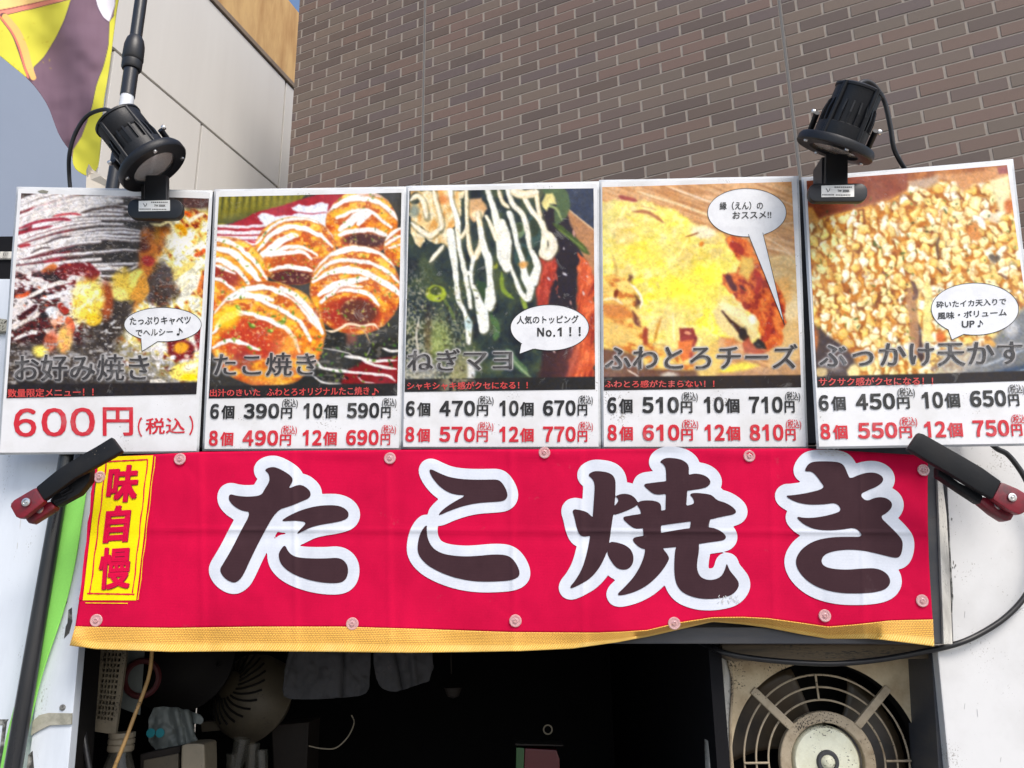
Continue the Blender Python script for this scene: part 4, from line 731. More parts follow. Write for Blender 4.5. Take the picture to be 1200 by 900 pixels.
def poster(name, label, q, Ys, pic_q, paint, title, caption, bubble, btexts, prices, rowfr, fxs, seed, extra=None, wob=0.0016, strip=None):
    surf, n, o = make_surface(q, Ys, wob, seed)
    bl = surf(np.array([(q[2][0]+q[3][0])/2]), np.array([(q[2][1]+q[3][1])/2]), 0.0)[0]
    t = thing(name, label, 'menu poster', tuple(bl), group='laminated menu posters in a row')
    sheet_mesh('laminate', q, surf, 0.0, 24, 30, M['laminate'], t, thick=0.0008)
    qm = quad_map(q); ins = lambda a, b: [tuple(qm(u, v)) for u, v in ((a, b), (1-a, b), (1-a, 1-b), (a, 1-b))]
    sheet_mesh('paper', ins(0.011, 0.008), surf, 0.0006, 24, 30, M['paper'], t)
    # title halo is part of the print: rasterise the title softly into the picture colours
    tv, tt = place_text(*title[0], **title[1]); NX = int(abs(pic_q[1][0]-pic_q[0][0])/0.85); NY = int(abs(pic_q[3][1]-pic_q[0][1])/0.85)
    def col(px, py):
        c = Canvas(px, py); paint(c); st = 1.0
        gx = np.arange(tv[:, 0].min()-8, tv[:, 0].max()+8, st); gy = np.arange(tv[:, 1].min()-8, tv[:, 1].max()+8, st); G = np.zeros((len(gy), len(gx)))
        for a, b, d in tt:
            A, B, D = tv[a][:2], tv[b][:2], tv[d][:2]; x0, x1 = min(A[0], B[0], D[0]), max(A[0], B[0], D[0]); y0, y1 = min(A[1], B[1], D[1]), max(A[1], B[1], D[1])
            i0, i1 = int((x0-gx[0])/st), int((x1-gx[0])/st)+2; j0, j1 = int((y0-gy[0])/st), int((y1-gy[0])/st)+2
            xx, yy = np.meshgrid(gx[i0:i1], gy[j0:j1]); s1 = (B[0]-A[0])*(yy-A[1])-(B[1]-A[1])*(xx-A[0]); s2 = (D[0]-B[0])*(yy-B[1])-(D[1]-B[1])*(xx-B[0]); s3 = (A[0]-D[0])*(yy-D[1])-(A[1]-D[1])*(xx-D[0])
            G[j0:j1, i0:i1] = np.maximum(G[j0:j1, i0:i1], (((s1 >= 0) & (s2 >= 0) & (s3 >= 0)) | ((s1 <= 0) & (s2 <= 0) & (s3 <= 0))).astype(float))
        for _ in range(7):
            G = np.pad(G, 1); G = (G[:-2, 1:-1]+G[2:, 1:-1]+G[1:-1, :-2]+G[1:-1, 2:]+2*G[1:-1, 1:-1])/6
        B = c.C.reshape(NY+1, NX+1, 3)
        for _ in range(2):
            Pd = np.pad(B, ((1, 1), (1, 1), (0, 0)), mode='edge'); B = (Pd[:-2, 1:-1]+Pd[2:, 1:-1]+Pd[1:-1, :-2]+Pd[1:-1, 2:]+3*Pd[1:-1, 1:-1])/7
        c.C = B.reshape(-1, 3).copy()
        ii = np.clip((c.X-gx[0])/st, 0, len(gx)-1.001); jj = np.clip((c.Y-gy[0])/st, 0, len(gy)-1.001); inb = (c.X > gx[0]) & (c.X < gx[-1]) & (c.Y > gy[0]) & (c.Y < gy[-1])
        i0 = ii.astype(int); j0 = jj.astype(int); fu = ii-i0; fv = jj-j0; val = G[j0, i0]*(1-fu)*(1-fv)+G[j0, i0+1]*fu*(1-fv)+G[j0+1, i0]*(1-fu)*fv+G[j0+1, i0+1]*fu*fv
        wq = fbm(px/6.0, py/6.0, seed+60, 2)*7; rg_ = 1-np.abs(2*fbm((px+wq)/4.6, (py-wq)/4.0, seed+61, 3)-1); tx = 1+DET.get(seed, .2)*(rg_-.78)+0.15*(fbm(px/2.3, py/2.3, seed+70, 3)-0.5)+0.12*(fbm(px/7.0, py/7.0, seed+80, 3)-0.5); c.C *= tx[:, None]; c.C += ((fbm(px/3.1, py/3.1, seed+90, 2)-0.5)*12)[:, None]*np.array([0.6, 0.1, -1.0])
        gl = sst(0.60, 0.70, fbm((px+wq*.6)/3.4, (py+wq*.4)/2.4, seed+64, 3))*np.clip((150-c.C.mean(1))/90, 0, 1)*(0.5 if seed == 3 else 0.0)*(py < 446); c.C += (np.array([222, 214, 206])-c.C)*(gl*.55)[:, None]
        lum = c.C.mean(1, keepdims=True); c.C = lum+(c.C-lum)*1.14; c.C = 126+(c.C-126)*1.14+3; c.C = np.clip(c.C, 16, 250)
        c.blend(np.where(inb, np.clip(val*4.0, 0, 0.90), 0), (194, 191, 191)); c.C = np.clip(c.C, 0, 250)
        return lin(c.C)*ALB
    w = abs(pic_q[1][0]-pic_q[0][0]); h = abs(pic_q[3][1]-pic_q[0][1]); dn = 0.85
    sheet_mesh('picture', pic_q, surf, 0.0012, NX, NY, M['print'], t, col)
    pr = Print(); pr.add((tv, tt)); pr.build('title_lettering', surf, 0.0027, M['ink_title'], t)
    pr = Print()
    for a, k in caption: pr.text(*a, **k)
    pr.build('caption_lettering', surf, 0.0024, M['ink_caption'], t)
    if bubble:
        cx, cy, rx, ry, tail = bubble
        T = np.array(tail, float)
        def bs(X, Y):
            k = np.hypot((X-cx)/rx, (Y-cy)/ry); e = (k-1)*k/np.maximum(np.hypot((X-cx)/rx**2, (Y-cy)/ry**2), 1e-6); return np.minimum(e, polysdf(T, X, Y))
        v, f = march(bs, min(cx-rx, T[:, 0].min())-2, min(cy-ry, T[:, 1].min())-2, max(cx+rx, T[:, 0].max())+2, max(cy+ry, T[:, 1].max())+2, 1.5)
        bo = mesh_obj('speech_bubble', surf(v[:, 0], v[:, 1], 0.0017), f, M['bubble'], t, smooth=True)
        # dark hairline round the balloon
        ol = Print(); P = [np.array((cx+rx*math.cos(a), cy+ry*math.sin(a))) for a in np.linspace(0, 2*math.pi, 97)]; segs = [(P[i], P[i+1]) for i in range(96) if polysdf(T, *(np.array([k]) for k in (P[i]+P[i+1])/2))[0] > 0]
        for a, b in ((T[0], T[1]), (T[1], T[2])):
            q_ = [a+(b-a)*i/14 for i in range(15)]; segs += [(q_[i], q_[i+1]) for i in range(14) if np.hypot(*(((q_[i]+q_[i+1])/2-(cx, cy))/(rx, ry))) > 1]
        for a, b in segs:
            e = (b-a); nn = np.array([e[1], -e[0]])/np.hypot(*e)*0.3; ol.add((np.array([a-nn, a+nn, b+nn, b-nn]), [(0, 1, 2, 3)]))
        ol.build('bubble_outline', surf, 0.0020, M['ink_black'], bo)
        pt = Print()
        for a, k in btexts: pt.text(*a, **k)
        pt.build('bubble_lettering', surf, 0.0022, M['ink_black'], bo)
    if prices:
        fo, fs = fxs
        for r, (vals, ink_) in enumerate(((prices[0], 'ink_black'), (prices[1], 'ink_red'))):
            f0, f1 = rowfr[r]; pp = Print(); vi = 0; H = (q[3][1]-q[0][1])
            for a, b, s, du, dd in ROWS:
                if s is None: s = vals[vi]; vi += 1
                if s == '6' and r == 1: s = '8'
                if s == '10' and r == 1: s = '12'
                h_ = f1-f0; y0 = f0+h_*max(du, 0)-(0.018 if du < 0 else 0); y1 = f1 if dd == 0 else f0+h_*dd
                a2, b2 = fo+fs*a, fo+fs*b; v, T = (digits_mesh(s, 0.038) if s.isdigit() else text_mesh(s, 0.030 if s in '個円' else 0.012))[:2]
                U = a2+(b2-a2)*v[:, 0]; Vv = y0+(y1-y0)*v[:, 1]; pp.add((np.hstack([qm(U, Vv), v[:, 2:3]]), T))
            pp.build('price_lettering', surf, 0.0017, M[ink_], t)
    if extra: extra(t, surf)
    return t, surf
TB = dict(xbold=0.015)
def p1x(t, surf):
    p = Print(); [p.text(ch, xa, 478.5-(xa-16)*.012, xb, 512-(xa-16)*.012, weight=0.016) for ch, xa, xb in (('６', 16.5, 43), ('０', 49, 79), ('０', 83, 112), ('円', 121, 156.5))]; p.text('（', 162, 489, 167, 512, weight=.012); p.text('税込', 171, 490, 217, 509, dy=-.6, weight=.014); p.text('）', 222, 487, 227, 510, weight=.012); p.build('price_lettering', surf, 0.0014, M['ink_red'], t)
    p = Print(); p.add((np.array([(44, 224), (50, 222.5), (57, 224), (55, 226.5), (47, 226)]), [(0, 1, 2, 3, 4)])); p.build('stain', surf, 0.0013, M['tape'], t)
P1 = poster('menu_poster', 'menu poster of okonomiyaki pancake priced 600 yen, at the left end of the row', [(19, 218.5), (249, 223), (233, 531), (-3, 533)], (-0.085, -0.085, -0.005, -0.005),
    [(25, 226.5), (245, 232.7), (230.5, 462), (8, 466.7)], pic_okonomiyaki, (('お好み焼き', 18, 416, 176, 447), dict(dy=-1, **TB)),
    [(('数量限定メニュー！！', 10, 456, 111, 466), dict(dy=-1.5, weight=0.02))], (191.4, 380.5, 45, 20, [(166, 397), (167, 412), (186, 400)]),
    [(('たっぷりキャベツ', 153, 372, 224, 381.5), dict(dy=-1.5, weight=0.015)), (('でヘルシー', 160, 386.5, 203, 394.5), dict(dy=-1.5, weight=0.015)), (('~', 207.5, 384.5, 214.5, 393.5), {})], None, None, None, 3, p1x)
P2 = poster('menu_poster', 'menu poster of glazed octopus balls priced from 390 yen, second from the left', [(251, 222), (476, 218.5), (470, 527.5), (237, 528.5)], (-0.083, -0.083, -0.003, -0.003),
    [(257, 231), (470.6, 226), (465.6, 463.6), (244.8, 467)], pic_takoyaki, (('たこ焼き', 250.5, 414, 371, 441), dict(dy=-1, **TB)),
    [(('出汁のきいた', 246.5, 456.3, 305.5, 465), dict(dy=-.8, weight=0.02)), (('ふわとろオリジナルたこ焼き', 313, 455, 433, 464.5), dict(dy=-1.8, weight=0.02)), (('~', 436, 455, 444, 463.5), {})], None, [],
    (('390', '590'), ('490', '690')), ((0.820, 0.878), (0.922, 0.981)), (0, 1), 5)
P3 = poster('menu_poster', 'menu poster of drizzled mayonnaise on green onion priced from 470 yen, middle of the row', [(476, 218), (702, 212.5), (704, 526), (470, 526)], (-0.083, -0.083, -0.003, -0.003),
    [(480, 224), (695.5, 221), (697.4, 456.4), (474.4, 459.4)], pic_negimayo, (('ねぎマヨ', 477.3, 410, 600, 435), dict(dy=-1.5, **TB)),
    [(('シャキシャキ感がクセになる！！', 477.3, 448, 618.5, 457), dict(dy=-1, weight=0.02))], (644.2, 384.2, 45.8, 26.8, [(611.5, 399), (608.6, 415), (628, 408)]),
    [(('人気のトッピング', 605.7, 370.5, 678, 380), dict(dy=-1, weight=0.015)), (('Ｎ', 629.5, 384.3, 637.5, 394.6), dict(weight=0.03)), (('ｏ', 639.5, 387, 646.5, 394.8), dict(weight=0.03)), (('．', 648.3, 392.6, 650.6, 394.8), dict(weight=0.03)), (('1', 652.5, 384, 660.5, 394.4), {}), (('！', 667, 383.5, 669.5, 394.2), dict(weight=0.03)), (('！', 678, 383.3, 680.5, 394), dict(weight=0.03))],
    (('470', '670'), ('570', '770')), ((0.818, 0.876), (0.916, 0.974)), (-0.012, 1.0), 7)
P4 = poster('menu_poster', 'menu poster of melted yellow cheese with a long-tailed speech bubble, priced from 510 yen', [(702, 211), (936, 206), (947, 526), (705, 526)], (-0.083, -0.080, -0.003, -0.003),
    [(705.7, 219.6), (927.4, 213.2), (938.8, 453.9), (707.6, 457.6)], pic_cheese, (('ふわとろチーズ', 708.3, 405, 934, 433), dict(dy=-1.5, **TB)),
    [(('ふわとろ感がたまらない！！', 708.3, 446, 836.8, 454.5), dict(dy=-.5, weight=0.02))], (874.9, 249.6, 46, 28.3, [(876.5, 275), (919, 381), (893.5, 273)]),
    [(('縁（えん）の', 842.8, 237.2, 893.8, 246.8), dict(dy=-.8, weight=0.015)), (('おススメ!!', 857.9, 248.5, 903.5, 257), dict(dy=-1, weight=0.015))],
    (('510', '710'), ('610', '810')), ((0.808, 0.868), (0.910, 0.970)), (-0.004, 1.0), 9)
P5 = poster('menu_poster', 'menu poster of crunchy yellow tempura bits priced from 450 yen, at the right end', [(939, 208), (1187, 186.5), (1225, 522), (957, 526)], (-0.075, -0.100, -0.080, -0.020),
    [(945, 212.5), (1179.5, 194), (1214, 446), (957.8, 454)], pic_tenkasu, (('ぶっかけ天かす', 958, 404, 1197, 431), dict(dy=-3.5, dx=2, **TB)),
    [(('サクサク感がクセになる！！', 959, 443, 1093, 452.5), dict(dy=-1, weight=0.02))], (1142, 362.5, 51, 30.5, [(1110.5, 386), (1115, 398.5), (1131, 391)]),
    [(('砕いたイカ天入りで', 1096.7, 353.5, 1178.4, 361.5), dict(dy=-4, weight=0.015)), (('風味・ボリューム', 1098, 366.5, 1179, 375), dict(dy=-4.5, weight=0.02)), (('UP', 1126.5, 376.5, 1141.5, 384.5), dict(dy=-.5, weight=0.02)), (('~', 1145, 375.5, 1151.5, 384), {})],
    (('450', '650'), ('550', '750')), ((0.803, 0.861), (0.908, 0.966)), (-0.012, 0.97), 11)
# ------------------------------------------------------------------ red banner
BY = -0.016
def banner_w(px, py):
    px = np.asarray(px, float); py = np.asarray(py, float)
    w = 0.0045*(fbm(px/80, py/110, 40, 3)-0.5)*2 + 0.0016*(fbm((px+py*.4)/20, (py-px*.25)/46, 41, 3)-0.5)*2
    for x0 in (236, 345, 455, 600, 682, 905, 1010): w = w-0.0013*np.exp(-((px-x0-0.02*(py-620))/2.6)**2)+0.0012*np.exp(-((px-x0-9-0.02*(py-620))/9.0)**2)
    w = w-np.clip((px-150)/60, 0.25, 1)*0.0014*np.exp(-((py-622-0.004*(px-600))/2.4)**2)+0.0012*np.exp(-((py-631-0.004*(px-600))/8.0)**2)
    for bx, by, ang in ((211, 538, 1.2), (457, 537, 1.9), (638, 530, 1.1), (878, 534, 2.0), (1082, 551, 2.4), (413, 731, -1.0), (604, 727, -2.1), (966, 721, -1.9), (1080, 704, -2.5), (113, 727, -.7)):
        for da in (-.35, .3):
            ux, uy = math.cos(ang+da), math.sin(ang+da); tt = (px-bx)*ux+(py-by)*uy; dd = (px-bx)*uy-(py-by)*ux; w = w+0.0011*np.exp(-(dd/(2.5+.08*np.abs(tt)))**2)*np.exp(-np.clip(tt, 0, None)/28.0)*(tt > 0)
    low = np.clip((py-690)/60, 0, 1)**1.6
    w = w-low*(0.005*np.sin(px/61.0+0.6)+0.003*np.sin(px/23.0))
    w = w+0.0025*np.exp(-((py-531)/7.0)**2)*np.sin(px/37.0)
    return w
def banner_surf(px, py, lift=0.0): return at(px, py, BY+banner_w(px, py)-lift)
top_x = [117, 180, 235, 350, 470, 700, 945, 1088]; top_y = [536, 532.5, 529.5, 528, 527, 526, 525.5, 534]
red_x = [88, 200, 300, 400, 500, 600, 700, 727, 758, 796, 835, 870, 900, 940, 970, 1000, 1042, 1093]
red_y = [735, 736.5, 735, 735, 738, 741.5, 742, 741, 739, 730, 724, 723.5, 725, 730.5, 735, 732.6, 728, 726.5]
def lx(v, y): return 117+(88-117)*((y-535)/200.0) if v == 0 else 0
banner = thing('shop_banner', 'red cloth banner with large brown brush lettering and a gold hem, under the menu posters', 'banner', tuple(at(600, 740, BY)))
nx, ny = 330, 64
U, V = np.meshgrid(np.linspace(0, 1, nx+1), np.linspace(0, 1, ny+1))
X0 = 117+(1087.5-117)*U; X1 = 88+(1093-88)*U; YT = np.interp(X0, top_x, top_y); YB = np.interp(X1, red_x, red_y)
PX = X0*(1-V)+X1*V-(7*np.sin(V*math.pi)*(U-0.5)*0.0); PX = PX-(U > .9)*(U-.9)*10*2.5*np.sin(V*math.pi); PY = YT*(1-V)+YB*V
ii = np.arange((nx+1)*(ny+1)).reshape(ny+1, nx+1); FQ = np.stack([ii[:-1, :-1], ii[1:, :-1], ii[1:, 1:], ii[:-1, 1:]], -1).reshape(-1, 4)
o = mesh_obj('cloth', banner_surf(PX.ravel(), PY.ravel()), FQ, M['banner_red'], banner, smooth=True)
sd = o.modifiers.new('thickness', 'SOLIDIFY'); sd.thickness = 0.0006; sd.offset = -1
# gold hem, hanging from the red cloth and curling back at the right
hb_x = [82, 112, 200, 301, 400, 480, 555, 610, 670, 723.6, 766, 796, 835, 870, 900, 940, 970, 1018, 1060, 1094.5]
hb_y = [756, 760.6, 764, 763, 764, 765, 764, 763, 760, 752.6, 744, 737, 728, 731, 735, 743, 748, 748, 753, 757.5]
nh = 16; U2, V2 = np.meshgrid(np.linspace(0, 1, nx+1), np.linspace(0, 1, nh+1))
Xa = 88+(1093-88)*U2; Xb = 82+(1094.5-82)*U2; Ya = np.interp(Xa, red_x, red_y)-0.6; Yb = np.interp(Xb, hb_x, hb_y)
HX = Xa*(1-V2)+Xb*V2; HY = Ya*(1-V2)+Yb*V2
length = np.full_like(HX, 0.030)                     # the hem is 30 mm deep; where it looks shorter it tilts back
seen = (Yb-Ya)*0.00135; back = np.sqrt(np.clip(length**2-seen**2, 0, None))*np.where((HX > 745) & (HX < 1030), 1.0, 0.25)
left_roll = 0.008*np.exp(-((HX-84)/12.0)**2)
yy = BY-0.001+banner_w(HX, np.minimum(HY, 752))+back*V2*0.8+0.0015*np.sin(HX/17.0)*V2-left_roll*np.sin(V2*3.1)
uvh = np.stack([(U2*1.35).ravel(), (1-V2).ravel()*0.03*1.0], 1)
uvh[:, 1] = 0.0+(1-V2).ravel()*0.030
o = mesh_obj('gold_hem', at(HX.ravel(), HY.ravel(), yy.ravel()), np.stack([x for x in (np.arange((nx+1)*(nh+1)).reshape(nh+1, nx+1)[:-1, :-1], np.arange((nx+1)*(nh+1)).reshape(nh+1, nx+1)[1:, :-1], np.arange((nx+1)*(nh+1)).reshape(nh+1, nx+1)[1:, 1:], np.arange((nx+1)*(nh+1)).reshape(nh+1, nx+1)[:-1, 1:])], -1).reshape(-1, 4), M['fringe'], banner, smooth=True, uv=uvh)
sd = o.modifiers.new('thickness', 'SOLIDIFY'); sd.thickness = 0.001; sd.offset = 1
def zc(pts, ox, oy, s): return chaikin([(ox+x/s, oy+y/s) for x, y in pts], 2)
G_TA = [zc(p, 240, 520, 4.5) for p in [
 [(315,140),(330,128),(355,122),(378,125),(420,145),(455,170),(466,190),(455,213),(440,238),(470,224),(500,215),(530,225),(560,255),(555,285),(520,300),(450,330),(378,350),(300,490),(250,590),(200,700),(175,725),(150,735),(110,715),(85,685),(80,660),(95,635),(140,560),(190,460),(245,360),(200,355),(160,335),(130,305),(125,280),(133,264),(170,275),(230,280),(298,273),(315,240),(338,205),(342,180),(335,155)],
 [(398,408),(450,375),(520,345),(600,326),(680,323),(725,332),(755,355),(760,380),(745,400),(690,415),(620,425),(560,440),(520,460),(480,480),(500,455),(542,413),(480,405),(430,408)],
 [(422,530),(435,560),(455,585),(490,600),(560,605),(640,605),(700,600),(735,615),(755,645),(755,690),(740,720),(710,735),(640,735),(560,722),(480,695),(430,665),(398,630),(388,590),(395,565)]]]
G_KO = [zc(p, 460, 525, 5.0) for p in [
 [(216,126),(230,125),(270,145),(330,170),(400,182),(480,186),(560,185),(615,184),(640,200),(665,240),(675,275),(668,298),(645,312),(580,317),(500,322),(420,338),(340,365),(285,390),(264,395),(300,355),(360,315),(434,276),(380,275),(330,262),(280,230),(240,185),(218,145)],
 [(203,446),(200,480),(205,530),(230,580),(270,610),(330,628),(420,636),(500,632),(580,624),(640,624),(680,632),(710,655),(735,695),(746,730),(740,755),(700,775),(620,782),(520,784),(430,775),(330,750),(230,705),(175,660),(150,620),(145,580),(155,520),(175,475)]]]
G_YA = [zc(p, 650, 520, 4.5) for p in [
 [(173,165),(200,146),(230,143),(290,152),(320,180),(322,240),(315,340),(300,430),(290,510),(275,575),(240,650),(190,710),(130,745),(85,765),(80,755),(110,720),(145,660),(170,580),(185,500),(200,400),(208,280),(212,215),(200,185)],
 [(90,343),(140,350),(175,362),(195,385),(215,390),(215,470),(180,488),(150,490),(130,480),(115,440),(105,390)],
 [(318,278),(345,265),(380,263),(415,275),(440,308),(435,325),(400,345),(350,365),(305,378),(300,340),(320,325),(338,300),(330,285)],
 [(285,515),(330,520),(375,535),(405,560),(418,600),(410,640),(385,663),(350,665),(320,650),(295,615),(275,575)],
 [(553,96),(575,78),(605,73),(660,80),(690,95),(708,115),(708,160),(700,230),(695,320),(690,360),(585,360),(585,320),(588,250),(588,160),(585,125),(570,105)],
 [(461,213),(520,205),(585,198),(650,185),(700,165),(740,156),(780,162),(810,178),(824,200),(815,220),(790,235),(700,248),(590,265),(530,270),(500,250)],
 [(350,388),(400,378),(455,370),(570,352),(690,328),(735,318),(735,300),(725,280),(711,268),(730,258),(790,262),(830,270),(855,298),(900,310),(935,330),(960,355),(950,372),(880,385),(820,400),(710,410),(565,430),(470,445),(430,450),(400,435)],
 [(430,320),(445,303),(490,297),(540,303),(562,320),(562,360),(560,480),(560,540),(605,595),(600,620),(560,680),(500,740),(430,780),(350,802),(326,796),(370,755),(420,700),(460,630),(480,560),(470,500),(465,440),(455,350)],
 [(735,300),(830,285),(835,350),(820,400),(810,440),(820,490),(705,490),(715,440),(718,405),(735,340)],
 [(400,497),(470,485),(560,470),(700,445),(820,438),(870,455),(900,480),(905,497),(890,510),(830,518),(765,528),(640,545),(560,552),(485,560),(440,545)],
 [(640,520),(760,510),(762,560),(752,620),(750,660),(765,700),(800,718),(840,718),(880,700),(900,660),(908,626),(920,665),(950,700),(972,730),(970,760),(940,795),(890,812),(820,820),(750,815),(680,790),(645,750),(632,700),(630,620)]]]
G_KI = [zc(p, 895, 520, 4.5) for p in [
 [(215,140),(235,105),(265,93),(340,92),(400,97),(425,115),(445,165),(455,185),(510,160),(560,150),(600,155),(630,175),(630,200),(600,225),(550,245),(505,268),(540,305),(590,282),(640,282),(675,305),(678,335),(650,365),(612,385),(660,430),(710,480),(735,515),(730,570),(715,600),(690,602),(640,590),(570,572),(500,560),(430,558),(360,568),(320,585),(303,612),(310,640),(350,658),(430,665),(520,658),(590,655),(640,675),(665,705),(668,740),(640,770),(580,785),(500,790),(400,788),(300,765),(230,725),(185,675),(168,630),(175,590),(210,545),(270,510),(350,493),(440,490),(530,492),(485,440),(420,452),(340,458),(270,452),(210,425),(178,395),(176,383),(215,392),(290,388),(370,370),(412,352),(385,310),(320,320),(230,322),(160,305),(110,273),(150,272),(230,260),(325,235),(300,200),(275,165),(250,145),(225,147)]]]
for nm, G, halo in (('ta', G_TA, 13.4), ('ko', G_KO, 12.6), ('yaki', G_YA, 13.4), ('ki', G_KI, 13.6)):
    A = np.vstack(G); x0, y0 = A.min(0)-halo-3; x1, y1 = A.max(0)+halo+3
    sdf = lambda X, Y: np.minimum.reduce([polysdf(g, X, Y) for g in G])
    grid = {}
    v, f = march(lambda X, Y: sdf(X, Y)-halo, x0, y0, x1, y1, 1.6)
    h = mesh_obj('letter_outline', banner_surf(v[:, 0], v[:, 1], 0.0009), f, M['banner_white'], banner, smooth=True)
    v, f = march(sdf, x0, y0, x1, y1, 1.25)
    mesh_obj('brush_letter', banner_surf(v[:, 0], v[:, 1], 0.0016), f, M['banner_dark'], banner, smooth=True)
# small yellow plaque with three upright characters
def bsheet(name, quad, lift, m, nx=14, ny=30, parent=banner):
    return sheet_mesh(name, quad, banner_surf, lift, nx, ny, m, parent)
pq = [(116, 535.5), (179.5, 533.5), (159.5, 703.5), (97, 703.5)]
pl = bsheet('yellow_plaque', pq, 0.0008, M['banner_yellow'])
pm = quad_map(pq)
def band(a, b, w, name='plaque_line', mm=None, dens=14):
    a = np.array(a, float); b = np.array(b, float); e = b-a; nn = np.array([-e[1], e[0]])/np.hypot(*e)*w/2; n = dens
    V = []; T = []
    for i in range(n+1):
        p = a+e*i/n+np.array([0.5*math.sin(i*1.7), 0]); ww = 1+0.25*math.sin(i*2.3); V += [p-nn*ww, p+nn*ww]
    for i in range(n): T.append((2*i, 2*i+1, 2*i+3, 2*i+2))
    return np.array(V), T
pp = Print()
for a, b, w in [((124.5, 541), (173.5, 538.5), 1.6), ((173, 538.5), (155.5, 695), 1.4), ((124.5, 541), (105.5, 695), 1.5), ((102, 695.5), (158, 696.5), 1.7), ((112.5, 545), (94.5, 703), 3.2), ((183, 536), (163.5, 704), 0.8)]:
    pp.add(band(a, b, w))
pp.build('plaque_line', banner_surf, 0.0014, M['banner_glyph'], pl)
yl = Print(); yl.add(band((181.8, 535), (162, 703), 0.7)); yl.add(band((100, 706.5), (150, 707), 0.8)); yl.build('plaque_line', banner_surf, 0.0011, M['banner_yellow'], pl)
def glyph(s, x0, y0, x1, y1, dx, w, lift, m, nm, ox=0, oy=0):
    g = Print(); v, T = place_text(s, x0+ox, y0+oy, x1+ox, y1+oy, dx=dx, weight=w); v = v.copy(); v[:, 1] += -0.06*(v[:, 0]-x0); g.add((v, T)); return g.build(nm, banner_surf, lift, m, pl)
WG = {'味': 0.034, '自': 0.045, '慢': 0.024}
for s, x0, y0, x1, y1, dx in [('味', 128, 546, 164, 589, -5), ('自', 125, 593, 154, 636, -5), ('慢', 117.5, 642, 155, 691, -4)]:
    glyph(s, x0, y0, x1, y1, dx, WG[s]+.003, 0.0019, M['banner_glyph_edge'], 'plaque_letter_shadow', 0.9, 0.9); glyph(s, x0, y0, x1, y1, dx, WG[s], 0.0023, M['banner_glyph'], 'plaque_letter')
# printed grime and clear snap buttons
st = Print()
rg = random.Random(2)
for _ in range(26):
    x = rg.uniform(842, 866); y = rg.uniform(697, 705); L = rg.uniform(1.5, 4); st.add(band((x, y), (x+rg.uniform(-2, 2), y+L), rg.uniform(.4, 1.0), dens=3))
for _ in range(30):
    x = rg.uniform(958, 992); y = rg.uniform(525, 534); st.add(band((x, y), (x+rg.uniform(1, 4), y+rg.uniform(-.6, .6)), rg.uniform(.3, .9), dens=2))
tag(st.build('scuff', banner_surf, 0.0019, M['scratch'], banner), kind='stuff')
for x, y in [(211, 538), (457, 537), (638, 530.5), (878, 534.5), (1082, 551), (117, 559), (113, 727), (413, 731), (604, 727.5), (790, 730.5), (966.5, 721.5), (1080.5, 704)]:
    p = banner_surf(np.array([float(x)]), np.array([float(y)]), 0.0012)[0]; Mx = Matrix.Translation(Vector(p)) @ Matrix.Rotation(math.radians(90), 4, 'X')
    r = 0.0088; b = MB().lathe([(r, 0), (r, 0.0012), (r*0.9, 0.002), (r*0.66, 0.0017), (r*0.60, 0.0010), (r*0.42, 0.0012), (r*0.36, 0.0032), (r*0.24, 0.0036), (r*0.20, 0.0022), (0.0, 0.0022)], Mx, 28)
    b.build('snap_button', M['snap'], banner, smooth=True)
# ------------------------------------------------------------------ ground
gnd = MB().add([(-60, -60, 0), (60, -60, 0), (60, 90, 0), (-60, 90, 0)], [(0, 1, 2, 3)]).build('ground', M['ground']); tag(gnd, kind='structure')
# ------------------------------------------------------------------ brown tiled building
AZ = math.radians(25.78); Wd = np.array([math.cos(AZ), -math.sin(AZ), 0]); Wn = np.array([-math.sin(AZ), -math.cos(AZ), 0])
_a = rays(1125, 70); A0 = CAM+_a*(4.6/_a.dot(_F)); Lb, Hb = 0.28148, 0.07785
def wall_sz(x, y):
    Q = on_plane(x, y, A0, Wn); return Q@Wd, Q[..., 2]
def wall_pt(s, z, out=0.0): return Wd*s+np.array([0, 0, z])+Wn*((A0@Wn)+out)
sL = float(wall_sz(344, 110)[0]); sR = float(wall_sz(1200, 300)[0])+1.6
zT = float(wall_sz(700, -60)[1])+1.2; j1 = float(wall_sz(496.3, 110)[0]); j2 = float(wall_sz(925, 100)[0])
jv, jh = 0.0155, 0.0092; zr0 = float(wall_sz(1050, 19.4)[1]); sp0 = float(wall_sz(1128.8, 9.4)[0])   # a joint line and an upright joint on it
zr1 = float(wall_sz(1128.8, 9.4)[1])
bb = thing('tiled_building', 'dark brown tiled building rising behind the posters with two upright expansion joints', 'building', tuple(wall_pt((sL+sR)/2, 0)))
body = MB(); back = -Wn*4.0
body.prism([wall_pt(sL, 0), wall_pt(sR, 0), wall_pt(sR, zT), wall_pt(sL, zT)], back).build('wall', M['mortar'], bb)
jt = 0.011; tz = float(wall_sz(900, 280)[1]); 
rows = []
n_lo = int((zr0-(1.6))/Hb); n_hi = int((zT-zr0)/Hb)
cand = []
par0 = round((zr0-zr1)/Hb)
for k in range(-n_lo, n_hi):
    z0 = zr0+k*Hb; off = 0.0 if (k-par0) % 2 == 0 else Lb/2
    i0 = math.floor((sL-sp0-off)/Lb)-1; s = sp0+off+i0*Lb
    while s < sR:
        a, b = s+jv/2, s+Lb-jv/2; s += Lb
        a = max(a, sL+0.002); b = min(b, sR-0.002)
        for (u, v) in ((a, min(b, j1-0.012)), (max(a, j1+0.012), min(b, j2-0.012)), (max(a, j2+0.012), b)):
            if v-u > 0.02: cand.append((u, v, z0+jh*0.5, z0+Hb-jh*0.5))
